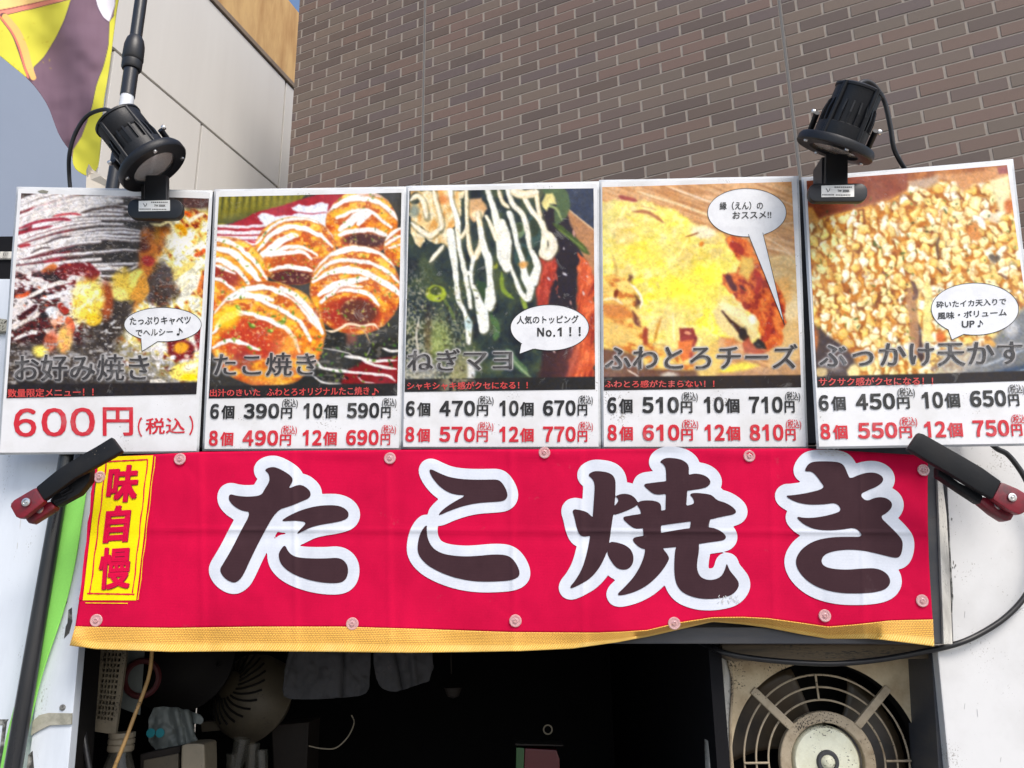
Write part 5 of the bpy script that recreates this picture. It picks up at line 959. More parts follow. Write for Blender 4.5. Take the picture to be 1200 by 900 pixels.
def seen_area(c):
    px, py, z = proj(np.array([wall_pt(c[0], c[2]), wall_pt(c[1], c[2]), wall_pt(c[1], c[3]), wall_pt(c[0], c[3])]))
    cx, cy = px.mean(), py.mean()
    if not (-10 < cx < 1215 and -8 < cy < 225 if cx < 1180 else -8 < cy < 310): return 0
    return abs((px[1]-px[0])*(py[2]-py[1]))
ar = [seen_area(c) for c in cand]; order = sorted(range(len(cand)), key=lambda i: -ar[i]); single = set(i for i in order[:298] if ar[i] > 0)
rb = random.Random(4)
# one unit tile shared by every single tile: front face slightly pillowed at the edges
def tile_mesh():
    bm = bmesh.new(); vs = []
    e = 0.012; prof = [(-.5, -.5, 0), (.5, -.5, 0), (.5, .5, 0), (-.5, .5, 0)]
    b0 = [bm.verts.new((x, 0, z)) for x, z in ((-.5, -.5), (.5, -.5), (.5, .5), (-.5, .5))]
    f0 = [bm.verts.new((x*0.992, -1, z*0.965)) for x, z in ((-.5, -.5), (.5, -.5), (.5, .5), (-.5, .5))]
    bm.faces.new(f0)
    for i in range(4): bm.faces.new((b0[i], b0[(i+1) % 4], f0[(i+1) % 4], f0[i]))
    bmesh.ops.recalc_face_normals(bm, faces=bm.faces); me = bpy.data.meshes.new('brick'); bm.to_mesh(me); bm.free(); me.materials.append(M['brick']); return me
tm = tile_mesh(); rotz = -AZ; far = MB(); pinv = Matrix.Translation(-Vector(bb.location))
for i, c in enumerate(cand):
    d = 0.0028+rb.uniform(-0.0007, 0.0007); s = (c[0]+c[1])/2; z = (c[2]+c[3])/2; p = wall_pt(s, z, 0.0)
    if i in single:
        o = bpy.data.objects.new('brick', tm); COL.objects.link(o); o.parent = bb; o.matrix_parent_inverse = pinv
        o.location = p; o.rotation_euler = (rb.uniform(-.004, .004), 0, rotz); o.scale = (c[1]-c[0], d, c[3]-c[2])
    else:
        a = [wall_pt(c[0], c[2]), wall_pt(c[1], c[2]), wall_pt(c[1], c[3]), wall_pt(c[0], c[3])]
        a2 = [wall_pt(c[0]+.001, c[2]+.001, d), wall_pt(c[1]-.001, c[2]+.001, d), wall_pt(c[1]-.001, c[3]-.001, d), wall_pt(c[0]+.001, c[3]-.001, d)]
        far.add(a+a2, [(4, 5, 6, 7), (0, 1, 5, 4), (1, 2, 6, 5), (2, 3, 7, 6), (3, 0, 4, 7)])
tag(mesh_obj('brick_field', far.v, far.f, M['brick_far'], bb), kind='stuff')
for j in (j1, j2):
    MB().prism([wall_pt(j-.006, 1.2), wall_pt(j+.006, 1.2), wall_pt(j+.006, zT), wall_pt(j-.006, zT)], Wn*0.003).build('expansion_joint', M['expansion'], bb)
# ------------------------------------------------------------------ beige clad building, seen along its side
vp = rays(930, 690); Bd = np.array([vp[0], vp[1], 0]); Bd /= np.linalg.norm(Bd); Bn = np.array([Bd[1], -Bd[0], 0])
B0 = CAM+rays(335, 150)*(8.5/rays(335, 150).dot(_F))
def bsz(x, y): Q = on_plane(x, y, B0, Bn); return float(Q@Bd), float(Q[..., 2])
def bpt(s, z, out=0.0): return Bd*s+np.array([0, 0, z])+Bn*((B0@Bn)+out)
s_end = bsz(352, 60)[0]+1.0; z1 = 0.5*(bsz(130, 61)[1]+bsz(332, 220)[1]); z2 = 0.5*(bsz(240, 0)[1]+bsz(343, 97)[1]); z3 = bsz(346, 4)[1]
sv1 = bsz(331.3, 150)[0]; sv2 = bsz(233, 180)[0]; svg = bsz(122, 140)[0]; zb = bsz(6, 289)[1]
b2 = thing('beige_building', 'beige clad building with an ochre parapet, left of the brown tiles', 'building', tuple(bpt(sv2, 0)))
far_s = s_end; near_s = bsz(-60, 150)[0]; 
MB().prism([bpt(near_s, 0, -0.03), bpt(far_s, 0, -0.03), bpt(far_s, z2, -0.03), bpt(near_s, z2, -0.03)], -Bn*5).build('wall', M['panel_joint'], b2)
g = 0.012
def bpanel(s0, s1, za, zb_, m, out=0.0, nm='wall_panel'):
    return MB().prism([bpt(s0+g, za+g, out), bpt(s1-g, za+g, out), bpt(s1-g, zb_-g, out), bpt(s0+g, zb_-g, out)], -Bn*0.028).build(nm, m, b2, bevel=0.003)
print('BEIGE', z1, z2, z3, sv1, sv2, svg, near_s, far_s)
dz = z2-z1; dS = sv1-sv2
s_ = sv1
bpanel(sv1, far_s, z1, z2, M['beige_panel'])
bpanel(near_s, sv1, z1, z2, M['beige_panel'])
bpanel(sv2, sv1+dS*0.6, 0.0, z1, M['beige_panel'])
bpanel(svg, sv2, 0.0, z1, M['beige_panel'])
bpanel(near_s, svg, 0.0, z1, M['sky_tinted_panel'])
MB().prism([bpt(near_s, z2, 0.02), bpt(far_s, z2, 0.02), bpt(far_s, z2+0.05, 0.02), bpt(near_s, z2+0.05, 0.02)], -Bn*0.2).build('coping', M['coping'], b2, bevel=0.004)
MB().prism([bpt(near_s, z2+0.053, -0.04), bpt(far_s, z2+0.053, -0.04), bpt(far_s, z3, -0.04), bpt(near_s, z3, -0.04)], -Bn*3).build('parapet', M['gold_wall'], b2)
# ------------------------------------------------------------------ festival flag and its pole, left
fl = thing('festival_flag', 'yellow and purple printed cloth flag hanging from the black pole, upper left', 'flag', tuple(at(70, 210, 0.22)))
def flag_surf(px, py, lift=0.0):
    px = np.asarray(px, float); py = np.asarray(py, float)
    return at(px, py, 0.22+0.016*np.sin(px/17.0-py/55.0)+0.035*(fbm(px/60, py/60, 8, 3)-0.5)-lift)
FP = chaikin([(-70, -60), (146, -60), (140, -5), (136, 20), (131, 60), (127, 90), (121, 125), (119, 160), (117, 185), (114, 200), (103, 207), (94, 203), (86, 196), (84, 180), (70, 160), (64, 145), (57, 125), (44, 105), (30, 90), (15, 78), (2, 67), (-20, 50), (-70, 20)], 1)
v, f = march(lambda X, Y: polysdf(FP, X, Y), -72, -62, 150, 212, 1.0)
c = Canvas(v[:, 0], v[:, 1], (118, 94, 108)); c.wx *= 0.25; c.wy *= 0.25
c.field(0.25*c.n(4, 30, 4), (136, 112, 124)); c.poly([(-70, -60), (84, -60), (83, 0), (76, 22), (66, 45), (52, 67), (41, 78), (30, 91), (0, 70), (-70, 20)], (208, 202, 74), .6, 1, .3)
c.stroke([(83, 2), (76, 24), (64, 48), (52, 67), (40, 79)], 0.9, (90, 70, 90), .5, taper=False)
c.stroke([(-30, 16), (0, 15.5), (40, 7), (80, -3)], 6.6, (96, 66, 76), .5, taper=False); c.stroke([(-30, 16), (0, 15.5), (40, 7), (80, -3)], 5.0, (222, 138, 120), .5, taper=False); c.poly([(-40, -60), (60, -60), (60, 0), (30, 6), (0, 12), (-40, 12)], (232, 196, 130), .6); c.stroke([(-30, 12.5), (0, 12), (40, 4), (70, -3)], 1.0, (150, 80, 80), .5, taper=False)
c.stroke([(4, 20), (18, 38), (26, 58), (32, 78), (37, 92)], [9.6, 11, 11, 10, 8], (96, 70, 80), .5); c.stroke([(6, 20), (20, 38), (28.5, 58), (34, 78), (39, 91)], [7.5, 9, 9, 8, 6.5], (232, 182, 110), .5); c.stroke([(0, 20), (14, 38), (22, 55), (28, 76), (33, 91)], [2.4]*5, (216, 120, 104), .5)
c.poly([(110, -60), (136, -60), (135, 5), (131, 18), (128, 26), (120, 20), (113, 6), (111, -10)], (222, 218, 224), .6); c.stroke([(111, -5), (114, 8), (121, 21), (128, 26), (133, 18)], 0.9, (90, 70, 90), .5)
c.poly([(134, 14), (139, -20), (160, -60), (160, 60), (125, 200), (118, 212), (90, 210), (84, 197), (86, 176), (96, 160), (108, 126), (113, 100), (122, 74), (127, 50), (128, 26), (133, 20)], (204, 199, 70), .6); c.stroke([(134, 18), (128, 27), (127, 50), (122, 74), (113, 100), (107, 128), (96, 160)], 0.8, (90, 74, 90), .5)
c.stroke([(146, -60), (140, -5), (136, 20), (131, 60), (127, 90), (121, 125), (119, 160), (117, 190)], 1.0, (150, 140, 90), .5, .8, 0, False)
c.flecks(14, (0, 20, 60, 90), (.4, .9), [(190, 170, 60)], random.Random(1), None, .6)
o = mesh_obj('cloth', flag_surf(v[:, 0], v[:, 1]), f, M['cloth_print'], fl, smooth=True, col=lin(c.C)*ALB)
s_ = o.modifiers.new('thickness', 'SOLIDIFY'); s_.thickness = 0.0008
PY_ = 0.012
pole = thing('flag_pole', 'black telescopic flag pole with a white ferrule, leaning on the left side of the stall', 'pole', tuple(at(13, 930, PY_)))
def pol(y, Yd=PY_): return at(147-0.171*(y-130) if y > 130 else 147-0.14*(y-130), y, Yd)
px2m = lambda y, Yd=PY_: float(np.linalg.norm(at(100, y, Yd)-at(101, y, Yd)))
MB().tube([pol(930), pol(760), pol(600), pol(400), pol(215), pol(130)], [10.2*px2m(930), 9.3*px2m(760), 8.2*px2m(600), 7.4*px2m(400), 7.2*px2m(215), 7.2*px2m(130)], 20).build('lower_tube', M['pole'], pole, smooth=True)
r = px2m(110)
MB().tube([pol(142), pol(110)], [7.6*r, 7.6*r], 20).build('ferrule', M['chrome_band'], pole, smooth=True)
MB().tube([pol(113), pol(80), pol(60)], [8.3*r, 8.3*r, 8.3*r], 20).build('middle_tube', M['pole'], pole, smooth=True)
MB().tube([pol(82), pol(80), pol(73), pol(72), pol(70), pol(54), pol(47), pol(44)], [10*r, 11.3*r, 11.5*r, 10.2*r, 12*r, 11.5*r, 9.6*r, 7.6*r], 24).build('clamp_collar', M['black'], pole, smooth=True)
MB().tube([pol(46), pol(0), pol(-90)], [7.0*r, 7.0*r, 7.0*r], 20).build('upper_tube', M['pole'], pole, smooth=True)
sc = thing('cloth_scrap', 'pointed cream cloth scrap sticking up behind the first poster', 'cloth', tuple(at(115, 222, 0.02)))
pxprism('cloth', [(101, 200), (104, 192), (108, 198), (118, 206), (132, 214), (140, 224), (100, 224), (102, 212)], [0.03, 0.02, 0.03, 0.02, 0.025, 0.02, 0.02, 0.03], 0.0015, M['cream_scrap'], sc)
# ------------------------------------------------------------------ the stall body
S = thing('food_stall', 'white food stall with a dark serving hatch below the red banner', 'food stall', (-0.1, 0.1, 0))
def col_z(pxs, y0, Y): return at(pxs, y0, Y)[2]
def wallpoly(name, pts, Y, th, m, bevel=0.001, parent=S): return pxprism(name, pts, Y, th, m, parent, bevel=bevel)
FY = 0.045
rr0 = random.Random(21)
# left white side: rail strips, big panel (down to the ground), raised strip by the hatch
def slab(name, x0, x1, ytop, ybot, Y, th, m, xl=None, bevel=0.0015):
    P = [at(x0, ytop, Y), at(x1, ytop, Y), at(x1, ybot, Y) if xl is None else at(xl, ybot, Y), at(x0, ybot, Y)]
    for p in P[2:]: pass
    return MB().prism(P, (0, th, 0)).build(name, m, S, bevel=bevel)
slab('roof_rail', -260, 60, 288, 294, FY+0.02, 0.05, M['beam']); slab('roof_rail', -260, 60, 294.5, 303, FY+0.01, 0.05, M['trim']); slab('fascia', -260, 60, 303.5, 326, FY+0.03, 0.05, M['coping'])
def to_ground(name, pts_top, Y, th, m, bevel=0.001):
    """outline in pixels whose last two points are carried straight down to the ground"""
    P = [at(x, y, Y) for x, y in pts_top]; P = P+[np.array([P[-1][0], Y, 0.0]), np.array([P[0][0], Y, 0.0])]
    return MB().prism(P, (0, th, 0)).build(name, m, S, bevel=bevel)
to_ground('side_panel', [(-260, 900), (-260, 326.5), (106, 327), (66, 790), (60, 842)], FY, 0.03, M['white_left'])
# narrower post between green cloth and hatch
wallpoly('hatch_post', [(98, 560), (108, 560), (104, 620), (92, 762), (77, 930), (30, 930), (44, 800), (70, 690)], FY-0.012, 0.02, M['white_left'])
wallpoly('peeling_tape', [(38, 845), (46, 838), (56, 835.5), (84, 836), (83.5, 849), (58, 850), (46, 856), (36, 862)], FY-0.0155, 0.003, M['tape'], 0.0004)
wallpoly('chipped_patch', [(80, 715), (84, 712), (84.5, 728), (81, 742), (75, 748), (77, 734), (79, 730)], FY-0.0128, 0.0006, M['peel'], 0)
wallpoly('chipped_patch', [(33, 885), (38, 880), (40, 905), (34, 925), (31, 905)], FY-0.0128, 0.0006, M['peel'], 0)
wallpoly('seam', [(-260, 842), (10, 843), (8, 846), (1, 900), (-3, 900), (3, 850), (-260, 848)], FY-0.0006, 0.0006, M['peel'], 0)
for x, y in [(75.5, 706), (73.5, 829)]:
    p = at(x, y, FY-0.0125); MB().lathe([(0.0042, 0), (0.0042, 0.0012), (0.003, 0.0022), (0.0, 0.0022)], Matrix.Translation(Vector(p)) @ Matrix.Rotation(math.radians(90), 4, 'X'), 14).build('screw', M['peel'], S, smooth=True)
for k in range(6):
    x = rr0.uniform(-20, 60); y = rr0.uniform(560, 880); L = rr0.uniform(8, 46); w = rr0.uniform(.25, .6)
    wallpoly('scratch', [(x, y), (x+w, y+1), (x+w-L*.10, y+L), (x-L*.10, y+L*.9)], FY-0.0005, 0.0004, M['scratch'], 0)
# latch at the far left edge
lt = wallpoly('latch', [(-8, 372), (7, 374), (8, 388), (-8, 390)], FY-0.008, 0.008, M['tape'], 0.001)
# dark fascia behind posters and banner
MB().prism([at(228, 225, -0.066), at(946, 211, -0.066), at(960, 519, 0.010), at(226, 524, 0.010)], (0, 0.02, 0)).build('backing_board', M['beam'], S)
MB().prism([at(1103, 521, 0.035), at(1110, 752, 0.035), at(92, 752, 0.035), at(112, 532, 0.035)], (0, 0.02, 0)).build('banner_board', M['beam'], S)
pxprism('hatch_beam', [(96, 735), (1105, 735), (1106.5, 754.5), (88, 754.5)], 0.010, 0.024, M['beam'], S, bevel=0.0015)
pxprism('corner_strip', [(1080, 530), (1098, 530), (1105.5, 754), (1086, 754)], 0.004, 0.030, M['beam'], S, bevel=0.001)
pxprism('corner_trim', [(1098.5, 558), (1104, 558), (1109.5, 602), (1112.5, 652), (1116.5, 755), (1106, 755)], -0.002, 0.036, M['trim'], S, bevel=0.0012)
# right white wall: upper sheet and the lower one standing slightly proud
P = [at(1100, 300, FY), at(1560, 262, FY), at(1560, 752, FY), at(1117, 752, FY)]
MB().prism(P, (0, 0.03, 0)).build('side_wall', M['white_right'], S, bevel=0.001)
P = [at(1098, 756, FY-0.012), at(1117, 757.5, FY-0.012), at(1160, 741, FY-0.012), at(1200, 712, FY-0.012), at(1560, 640, FY-0.012)]
P += [np.array([P[-1][0], FY-0.012, 0]), np.array([at(1115, 930, FY-0.012)[0], FY-0.012, 0]), at(1115, 930, FY-0.012)]
MB().prism(P, (0, 0.03, 0)).build('lower_wall', M['white_right'], S, bevel=0.002)
wallpoly('crack', [(1110.5, 590), (1111.8, 600), (1113.6, 640), (1116.5, 690), (1116, 725), (1114.6, 700), (1112.6, 650)], FY-0.0008, 0.0006, M['peel'], 0)
rr = random.Random(8)
for _ in range(16):
    x = rr.uniform(1112, 1120); y = rr.uniform(590, 735); h = rr.uniform(2, 9); w = rr.uniform(.4, 1.2)
    wallpoly('crack', [(x, y), (x+w, y+h*.3), (x+w*.6, y+h), (x-.3, y+h*.6)], FY-0.0006, 0.0004, M['peel'], 0)
for k in range(5):
    x = rr.uniform(1130, 1195); y = rr.uniform(640, 740) if k % 2 else rr.uniform(790, 890); L = rr.uniform(3, 16); w = rr.uniform(.3, .8); an = rr.uniform(-.4, .4)
    wallpoly('scratch', [(x, y), (x+w, y), (x+w+L*an, y+L), (x+L*an, y+L*.95)], (FY if y < 742 else FY-0.012)-0.0006, 0.0005, M['scratch'], 0)
# hatch interior: dark room
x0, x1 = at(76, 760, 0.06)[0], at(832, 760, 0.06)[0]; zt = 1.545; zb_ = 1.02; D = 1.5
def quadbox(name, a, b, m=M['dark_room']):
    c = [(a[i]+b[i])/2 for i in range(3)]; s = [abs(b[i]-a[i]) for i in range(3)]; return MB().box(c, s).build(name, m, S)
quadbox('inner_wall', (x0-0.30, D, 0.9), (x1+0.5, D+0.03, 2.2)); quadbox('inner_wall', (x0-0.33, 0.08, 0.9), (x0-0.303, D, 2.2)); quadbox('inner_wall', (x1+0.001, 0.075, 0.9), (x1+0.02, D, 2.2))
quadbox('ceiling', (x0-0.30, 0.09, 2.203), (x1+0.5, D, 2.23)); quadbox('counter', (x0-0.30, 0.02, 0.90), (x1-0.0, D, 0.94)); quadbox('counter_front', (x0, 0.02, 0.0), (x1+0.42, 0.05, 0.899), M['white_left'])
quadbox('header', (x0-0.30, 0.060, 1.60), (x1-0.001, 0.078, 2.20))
# black jamb beside the hatch post
pxprism('hatch_jamb', [(89, 762), (100, 762), (87, 930), (73, 930)], 0.07, 0.05, M['near_black'], S)
# ------------------------------------------------------------------ green cloth behind the pole
gf = thing('green_cloth', 'lime green cloth strip hanging behind the lower part of the black pole', 'cloth', tuple(at(30, 930, 0.028)))
gp = [((72, 560), (104, 560)), ((62, 600), (97.5, 600)), ((55, 640), (92, 641)), ((46, 680), (84, 682)), ((36, 720), (74, 720)), ((30, 760), (60, 758)), ((24, 800), (47, 797)), ((14, 838), (40, 830)), ((5, 870), (30, 870)), ((-5, 930), (18, 930))]
V = []; F = []
for i, (a, b) in enumerate(gp):
    for j in range(7):
        t = j/6; V.append(at(a[0]+(b[0]-a[0])*t, a[1]+(b[1]-a[1])*t, 0.024+0.003*math.sin(t*5+i*0.9)))
for i in range(len(gp)-1):
    for j in range(6): F.append((i*7+j, (i+1)*7+j, (i+1)*7+j+1, i*7+j+1))
o = mesh_obj('cloth', V, F, M['green'], gf, smooth=True); o.modifiers.new('s', 'SUBSURF').render_levels = 2; o.modifiers.new('t', 'SOLIDIFY').thickness = 0.0008
# ------------------------------------------------------------------ extractor fan unit
FC = 0.13
fan = thing('fan_unit', 'greasy beige outdoor fan unit with a round grille, lower right under the banner', 'fan unit', tuple(at(970, 1060, FC)))
cx, cy = 970.0, 893.0; Cc = at(cx, cy, FC); mpp = float(np.linalg.norm(at(cx-50, cy, FC)-at(cx+50, cy, FC)))/100
zsc = float(at(cx, cy-100, FC)[2]-at(cx, cy, FC)[2])/100/mpp
xL, xR = at(856, 850, FC)[0], at(1081, 850, FC)[0]; zU = at(970, 772, FC)[2]; zD = zU-0.44
R0 = 112*mpp; V = []; F = []; RIM = []; n = 96
for k in range(n):
    a = 2*math.pi*k/n; V.append((Cc[0]+R0*math.cos(a), FC, Cc[2]+R0*math.sin(a)))
for k in range(n):
    a = 2*math.pi*k/n; dx, dz = math.cos(a), math.sin(a); t = min(((xR-Cc[0]) if dx > 0 else (Cc[0]-xL))/max(abs(dx), 1e-6), ((zU-Cc[2]) if dz > 0 else (Cc[2]-zD))/max(abs(dz), 1e-6)); V.append((Cc[0]+dx*t, FC, Cc[2]+dz*t))
for k in range(n): V.append((V[k][0], FC+0.03, V[k][2]))
# square corners
for (x, z) in ((xR, zU), (xL, zU), (xL, zD), (xR, zD)): V.append((x, FC, z))
for k in range(n): F.append((k, (k+1) % n, n+(k+1) % n, n+k)); RIM.append((k, 2*n+k, 2*n+(k+1) % n, (k+1) % n))
for ci, (x, z) in enumerate(((xR, zU), (xL, zU), (xL, zD), (xR, zD))):
    ang = math.atan2(z-Cc[2], x-Cc[0]) % (2*math.pi); k = int(ang/(2*math.pi)*n); F.append((n+k, n+(k+1) % n, 3*n+ci))
mesh_obj('front_panel', V, F, M['fan_case'], fan); mesh_obj('hole_rim', V[:n]+[(0, 0, 0)]*0+V[2*n:3*n], [(a, b-n, c-n, d) for a, b, c, d in RIM], M['near_black'], fan)
MB().box(((xL+xR)/2, FC+0.14, (zU+zD)/2), (xR-xL-0.004, 0.01, zU-zD)).build('back_plate', M['near_black'], fan)
for xs in (xL+0.001, xR-0.001): MB().box((xs, FC+0.088, (zU+zD)/2), (0.003, 0.11, zU-zD-0.01)).build('side_plate', M['near_black'], fan)
MB().box(((xL+xR)/2, FC+0.088, zD+0.004), (xR-xL-0.01, 0.11, 0.003)).build('bottom_plate', M['near_black'], fan)
MB().box(((xL+xR)/2, FC+0.088, zU-0.006), (xR-xL-0.01, 0.11, 0.003)).build('inner_top', M['near_black'], fan)
MB().box(((xL+xR)/2, FC+0.08, zU+0.002), (xR-xL, 0.15, 0.004)).build('top_plate', M['fan_case'], fan)
MB().prism([at(856, 768, FC-0.006), at(828, 768, FC-0.006), at(833, 1000, FC-0.006), at(862, 1000, FC-0.006)], (0, 0.03, 0)).build('side_strip', M['fan_edge'], fan, bevel=0.003)
MB().tube(smooth_path([at(852, 770, FC-.008), at(858, 800, FC-.008), at(856, 850, FC-.008), at(857, 900, FC-.008), at(859, 990, FC-.008)]), 0.0022, 8).build('edge_bead', M['fan_grille'], fan, smooth=True)
MB().prism([at(1081, 768, FC-0.004), at(1101, 768, FC-0.004), at(1113, 1000, FC-0.004), at(1089, 1000, FC-0.004)], (0, 0.03, 0)).build('side_post', M['fan_case'], fan, bevel=0.002)
MB().prism([at(1077.5, 770, FC-0.007), at(1081, 770, FC-0.007), at(1087.5, 1000, FC-0.007), at(1084, 1000, FC-0.007)], (0, 0.003, 0)).build('panel_gap', M['near_black'], fan)
pxprism('side_gap', [(1091, 757), (1099, 757), (1122, 1000), (1106, 1000)], 0.05, 0.09, M['beam'], S)
Mf = Matrix.Identity(4)
for rpx, w in ((97, 2.3), (83, 2.3), (68.5, 2.3)):
    MB().torus((Cc[0], FC+0.004, Cc[2]), rpx*mpp, w/2*mpp*1.05, n=110, m=8).build('grille_ring', M['fan_grille'], fan, smooth=True)
def ringplate(name, r0, r1, y, th, m, sm=True):
    Mx = Matrix.Translation((Cc[0], y, Cc[2])) @ Matrix.Rotation(math.radians(90), 4, 'X'); r0 *= mpp; r1 *= mpp; b = 0.0012
    return MB().lathe([(r0, -th), (r0, -b), (r0+b, 0), (r1-b, 0), (r1, -b), (r1, -th)], Mx, 72, False).build(name, m, fan, smooth=sm)
ringplate('hub_ring', 43, 56, FC-0.003, 0.012, M['fan_grille'])
for a in (45, 135, 225, 315):
    a = math.radians(a); r0_, r1_ = 55*mpp, 115*mpp; d = Vector((math.cos(a), 0, math.sin(a))); mid = Vector((Cc[0], FC-0.001, Cc[2]))+d*(r0_+r1_)/2
    Mx = Matrix.Rotation(-a, 3, 'Y'); MB().box(mid, (r1_-r0_, 0.008, 9.5*mpp), Mx).build('spoke', M['fan_grille'], fan, bevel=0.0018)
for a in (92, 180, 0, 268):
    a = math.radians(a); d = Vector((math.cos(a), 0, math.sin(a))); c0 = Vector((Cc[0], FC+0.0005, Cc[2])); MB().tube([c0+d*69*mpp, c0+d*98*mpp], 1.3*mpp, 8).build('cross_wire', M['fan_grille'], fan, smooth=True)
Mx = Matrix.Translation((Cc[0], FC+0.004, Cc[2])) @ Matrix.Rotation(math.radians(90), 4, 'X'); q = mpp
hub = MB().lathe([(0.0, 0.006), (6*q, 0.006), (14*q, 0.004), (30*q, 0.003), (37*q, 0.002), (40*q, -0.004), (40*q, -0.06)], Mx, 64).build('hub', M['fan_hub'], fan, smooth=True)
MB().lathe([(8.5*q, 0.0055), (9*q, 0.0085), (12*q, 0.0085), (13.5*q, 0.004)], Mx, 40).build('hub_washer', M['beam'], hub, smooth=True); MB().lathe([(0.0, 0.011), (4*q, 0.011), (6*q, 0.009), (8.3*q, 0.006)], Mx, 32).build('hub_bolt', M['fan_hub'], hub, smooth=True)
for kx in (95, 210, 330):
    V = []; F = []; nr, na = 8, 14
    for i in range(nr+1):
        r_ = (30+(106-30)*i/nr)*q
        for j in range(na+1):
            a = math.radians(kx+8*i/nr+(70+12*i/nr)*j/na); V.append((Cc[0]+r_*math.cos(a), FC+0.035+0.030*j/na+0.006*math.sin(j/na*3), Cc[2]+r_*math.sin(a)))
    for i in range(nr):
        for j in range(na): F.append((i*(na+1)+j, (i+1)*(na+1)+j, (i+1)*(na+1)+j+1, i*(na+1)+j+1))
    mesh_obj('blade', V, F, M['fan_blade'], fan, smooth=True).modifiers.new('t', 'SOLIDIFY').thickness = 0.002
# greasy ledge between beam and fan
pxprism('ledge', [(846, 755), (1096, 755), (1096, 772), (862, 775), (846, 766)], 0.060, 0.10, M['grime'], S, bevel=0.002)
# ------------------------------------------------------------------ cables
def cable(name, label, pts, r, m='rubber', cat='cable'):
    P = [at(x, y, Y) for x, y, Y in pts]; o = MB().tube(smooth_path(P, 10), r, 12).build(name, M[m], None, smooth=True); return tag(o, label, cat)
cable('power_cable', 'black cable sagging across the fan unit and looping up the right white wall', [(820, 752, .10), (846, 764, .055), (880, 771, .05), (930, 776, .045), (980, 777.5, .043), (1030, 773, .04), (1080, 764, .035), (1120, 755, .022), (1150, 742, .022), (1180, 722, .022), (1203, 696, .022), (1218, 662, .02), (1222, 625, .02), (1214, 588, .018), (1202, 562, .015), (1192, 546, .015), (1180, 532, .015), (1166, 524, .012), (1150, 505, 0.01), (1140, 470, 0.02)], 0.0042)
cable('power_cable', 'thick black cable hanging just inside the hatch at the left', [(101, 740, .10), (99, 800, .10), (98, 850, .095), (101, 880, .09), (110, 930, .09)], 0.0042)
cable('power_cable', 'thin black cable hanging beside the left hatch post', [(108, 740, .115), (106, 800, .115), (103, 860, .112), (97, 930, .11)], 0.003)
cable('tan_hose', 'thin tan hose hanging down inside the left of the hatch', [(178, 740, .12), (178, 765, .12), (175, 790, .12), (168, 812, .115), (158, 838, .11), (146, 870, .10), (132, 905, .10), (122, 935, .10)], 0.0030, 'tan_hose', 'hose')
# ------------------------------------------------------------------ things inside the hatch
pb = thing('perforated_panel', 'beige perforated plastic grille leaning inside the left edge of the hatch', 'grille', tuple(at(122, 862, .16)))
Pq = [(119, 750), (150, 750), (135, 861), (108, 857)]; mq = quad_map(Pq)
pxprism('back_sheet', Pq, [0.163]*4, 0.004, M['near_black'], pb)
def strip(u0, v0, u1, v1, nm='bar'): return pxprism(nm, [tuple(mq(u0, v0)), tuple(mq(u1, v0)), tuple(mq(u1, v1)), tuple(mq(u0, v1))], 0.155, 0.008, M['dim_beige'], pb, bevel=0.0006)
strip(0, 0, .14, 1, 'frame_bar'); strip(.80, 0, 1, 1, 'frame_bar'); strip(.141, .86, .799, 1, 'frame_bar')
for i in range(15): strip(.141, i*.0575, .799, i*.0575+.024, 'bar')
for j in range(4): pxprism('rib', [tuple(mq(.25+.135*j, 0)), tuple(mq(.285+.135*j, 0)), tuple(mq(.285+.135*j, .86)), tuple(mq(.25+.135*j, .86))], 0.1535, 0.006, M['dim_beige'], pb)
pn = thing('paper_notice', 'white and red printed sheet hanging behind the perforated grille', 'notice', tuple(at(160, 835, .22)))
pxprism('sheet', [(140, 755), (170, 755), (164, 838), (142, 830)], 0.22, 0.001, M['dim_white'], pn)
p = at(166, 795, .217); MB().torus(tuple(p), 0.028, 0.005, n=32, m=6).build('red_ring', M['maroon'], pn, smooth=True)
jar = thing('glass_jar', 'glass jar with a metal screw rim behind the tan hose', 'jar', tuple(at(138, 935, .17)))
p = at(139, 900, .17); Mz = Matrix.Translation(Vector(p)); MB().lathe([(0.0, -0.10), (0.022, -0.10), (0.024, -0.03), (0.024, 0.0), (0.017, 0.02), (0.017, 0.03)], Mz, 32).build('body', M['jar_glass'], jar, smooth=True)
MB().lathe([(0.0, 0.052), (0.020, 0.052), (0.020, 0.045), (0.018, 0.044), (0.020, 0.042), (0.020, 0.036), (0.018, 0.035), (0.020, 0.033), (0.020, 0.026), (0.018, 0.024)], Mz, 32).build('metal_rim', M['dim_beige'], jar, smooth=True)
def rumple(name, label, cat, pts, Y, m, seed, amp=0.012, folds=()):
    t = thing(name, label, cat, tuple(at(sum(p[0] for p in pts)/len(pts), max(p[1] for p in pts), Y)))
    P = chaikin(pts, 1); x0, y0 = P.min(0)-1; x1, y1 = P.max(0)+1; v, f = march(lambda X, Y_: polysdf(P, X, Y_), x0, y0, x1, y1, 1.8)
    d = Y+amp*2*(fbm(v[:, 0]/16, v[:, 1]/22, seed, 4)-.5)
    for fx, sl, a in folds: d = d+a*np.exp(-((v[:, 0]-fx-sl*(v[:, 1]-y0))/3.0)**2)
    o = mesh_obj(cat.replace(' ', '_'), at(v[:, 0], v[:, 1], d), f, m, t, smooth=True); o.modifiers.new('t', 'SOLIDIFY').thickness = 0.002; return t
bag = rumple('plastic_bag', 'crumpled pale plastic bag with two teal dots, inside the hatch at the left', 'bag', [(174, 829), (200, 828), (215, 831), (232, 836), (240, 842), (236, 850), (228, 846), (226, 860), (233, 868), (226, 873), (220, 878), (174, 882)], 0.24, M['dim_white'], 5, 0.014, [(205, .2, -.01), (216, .3, -.012), (224, .1, .01)])
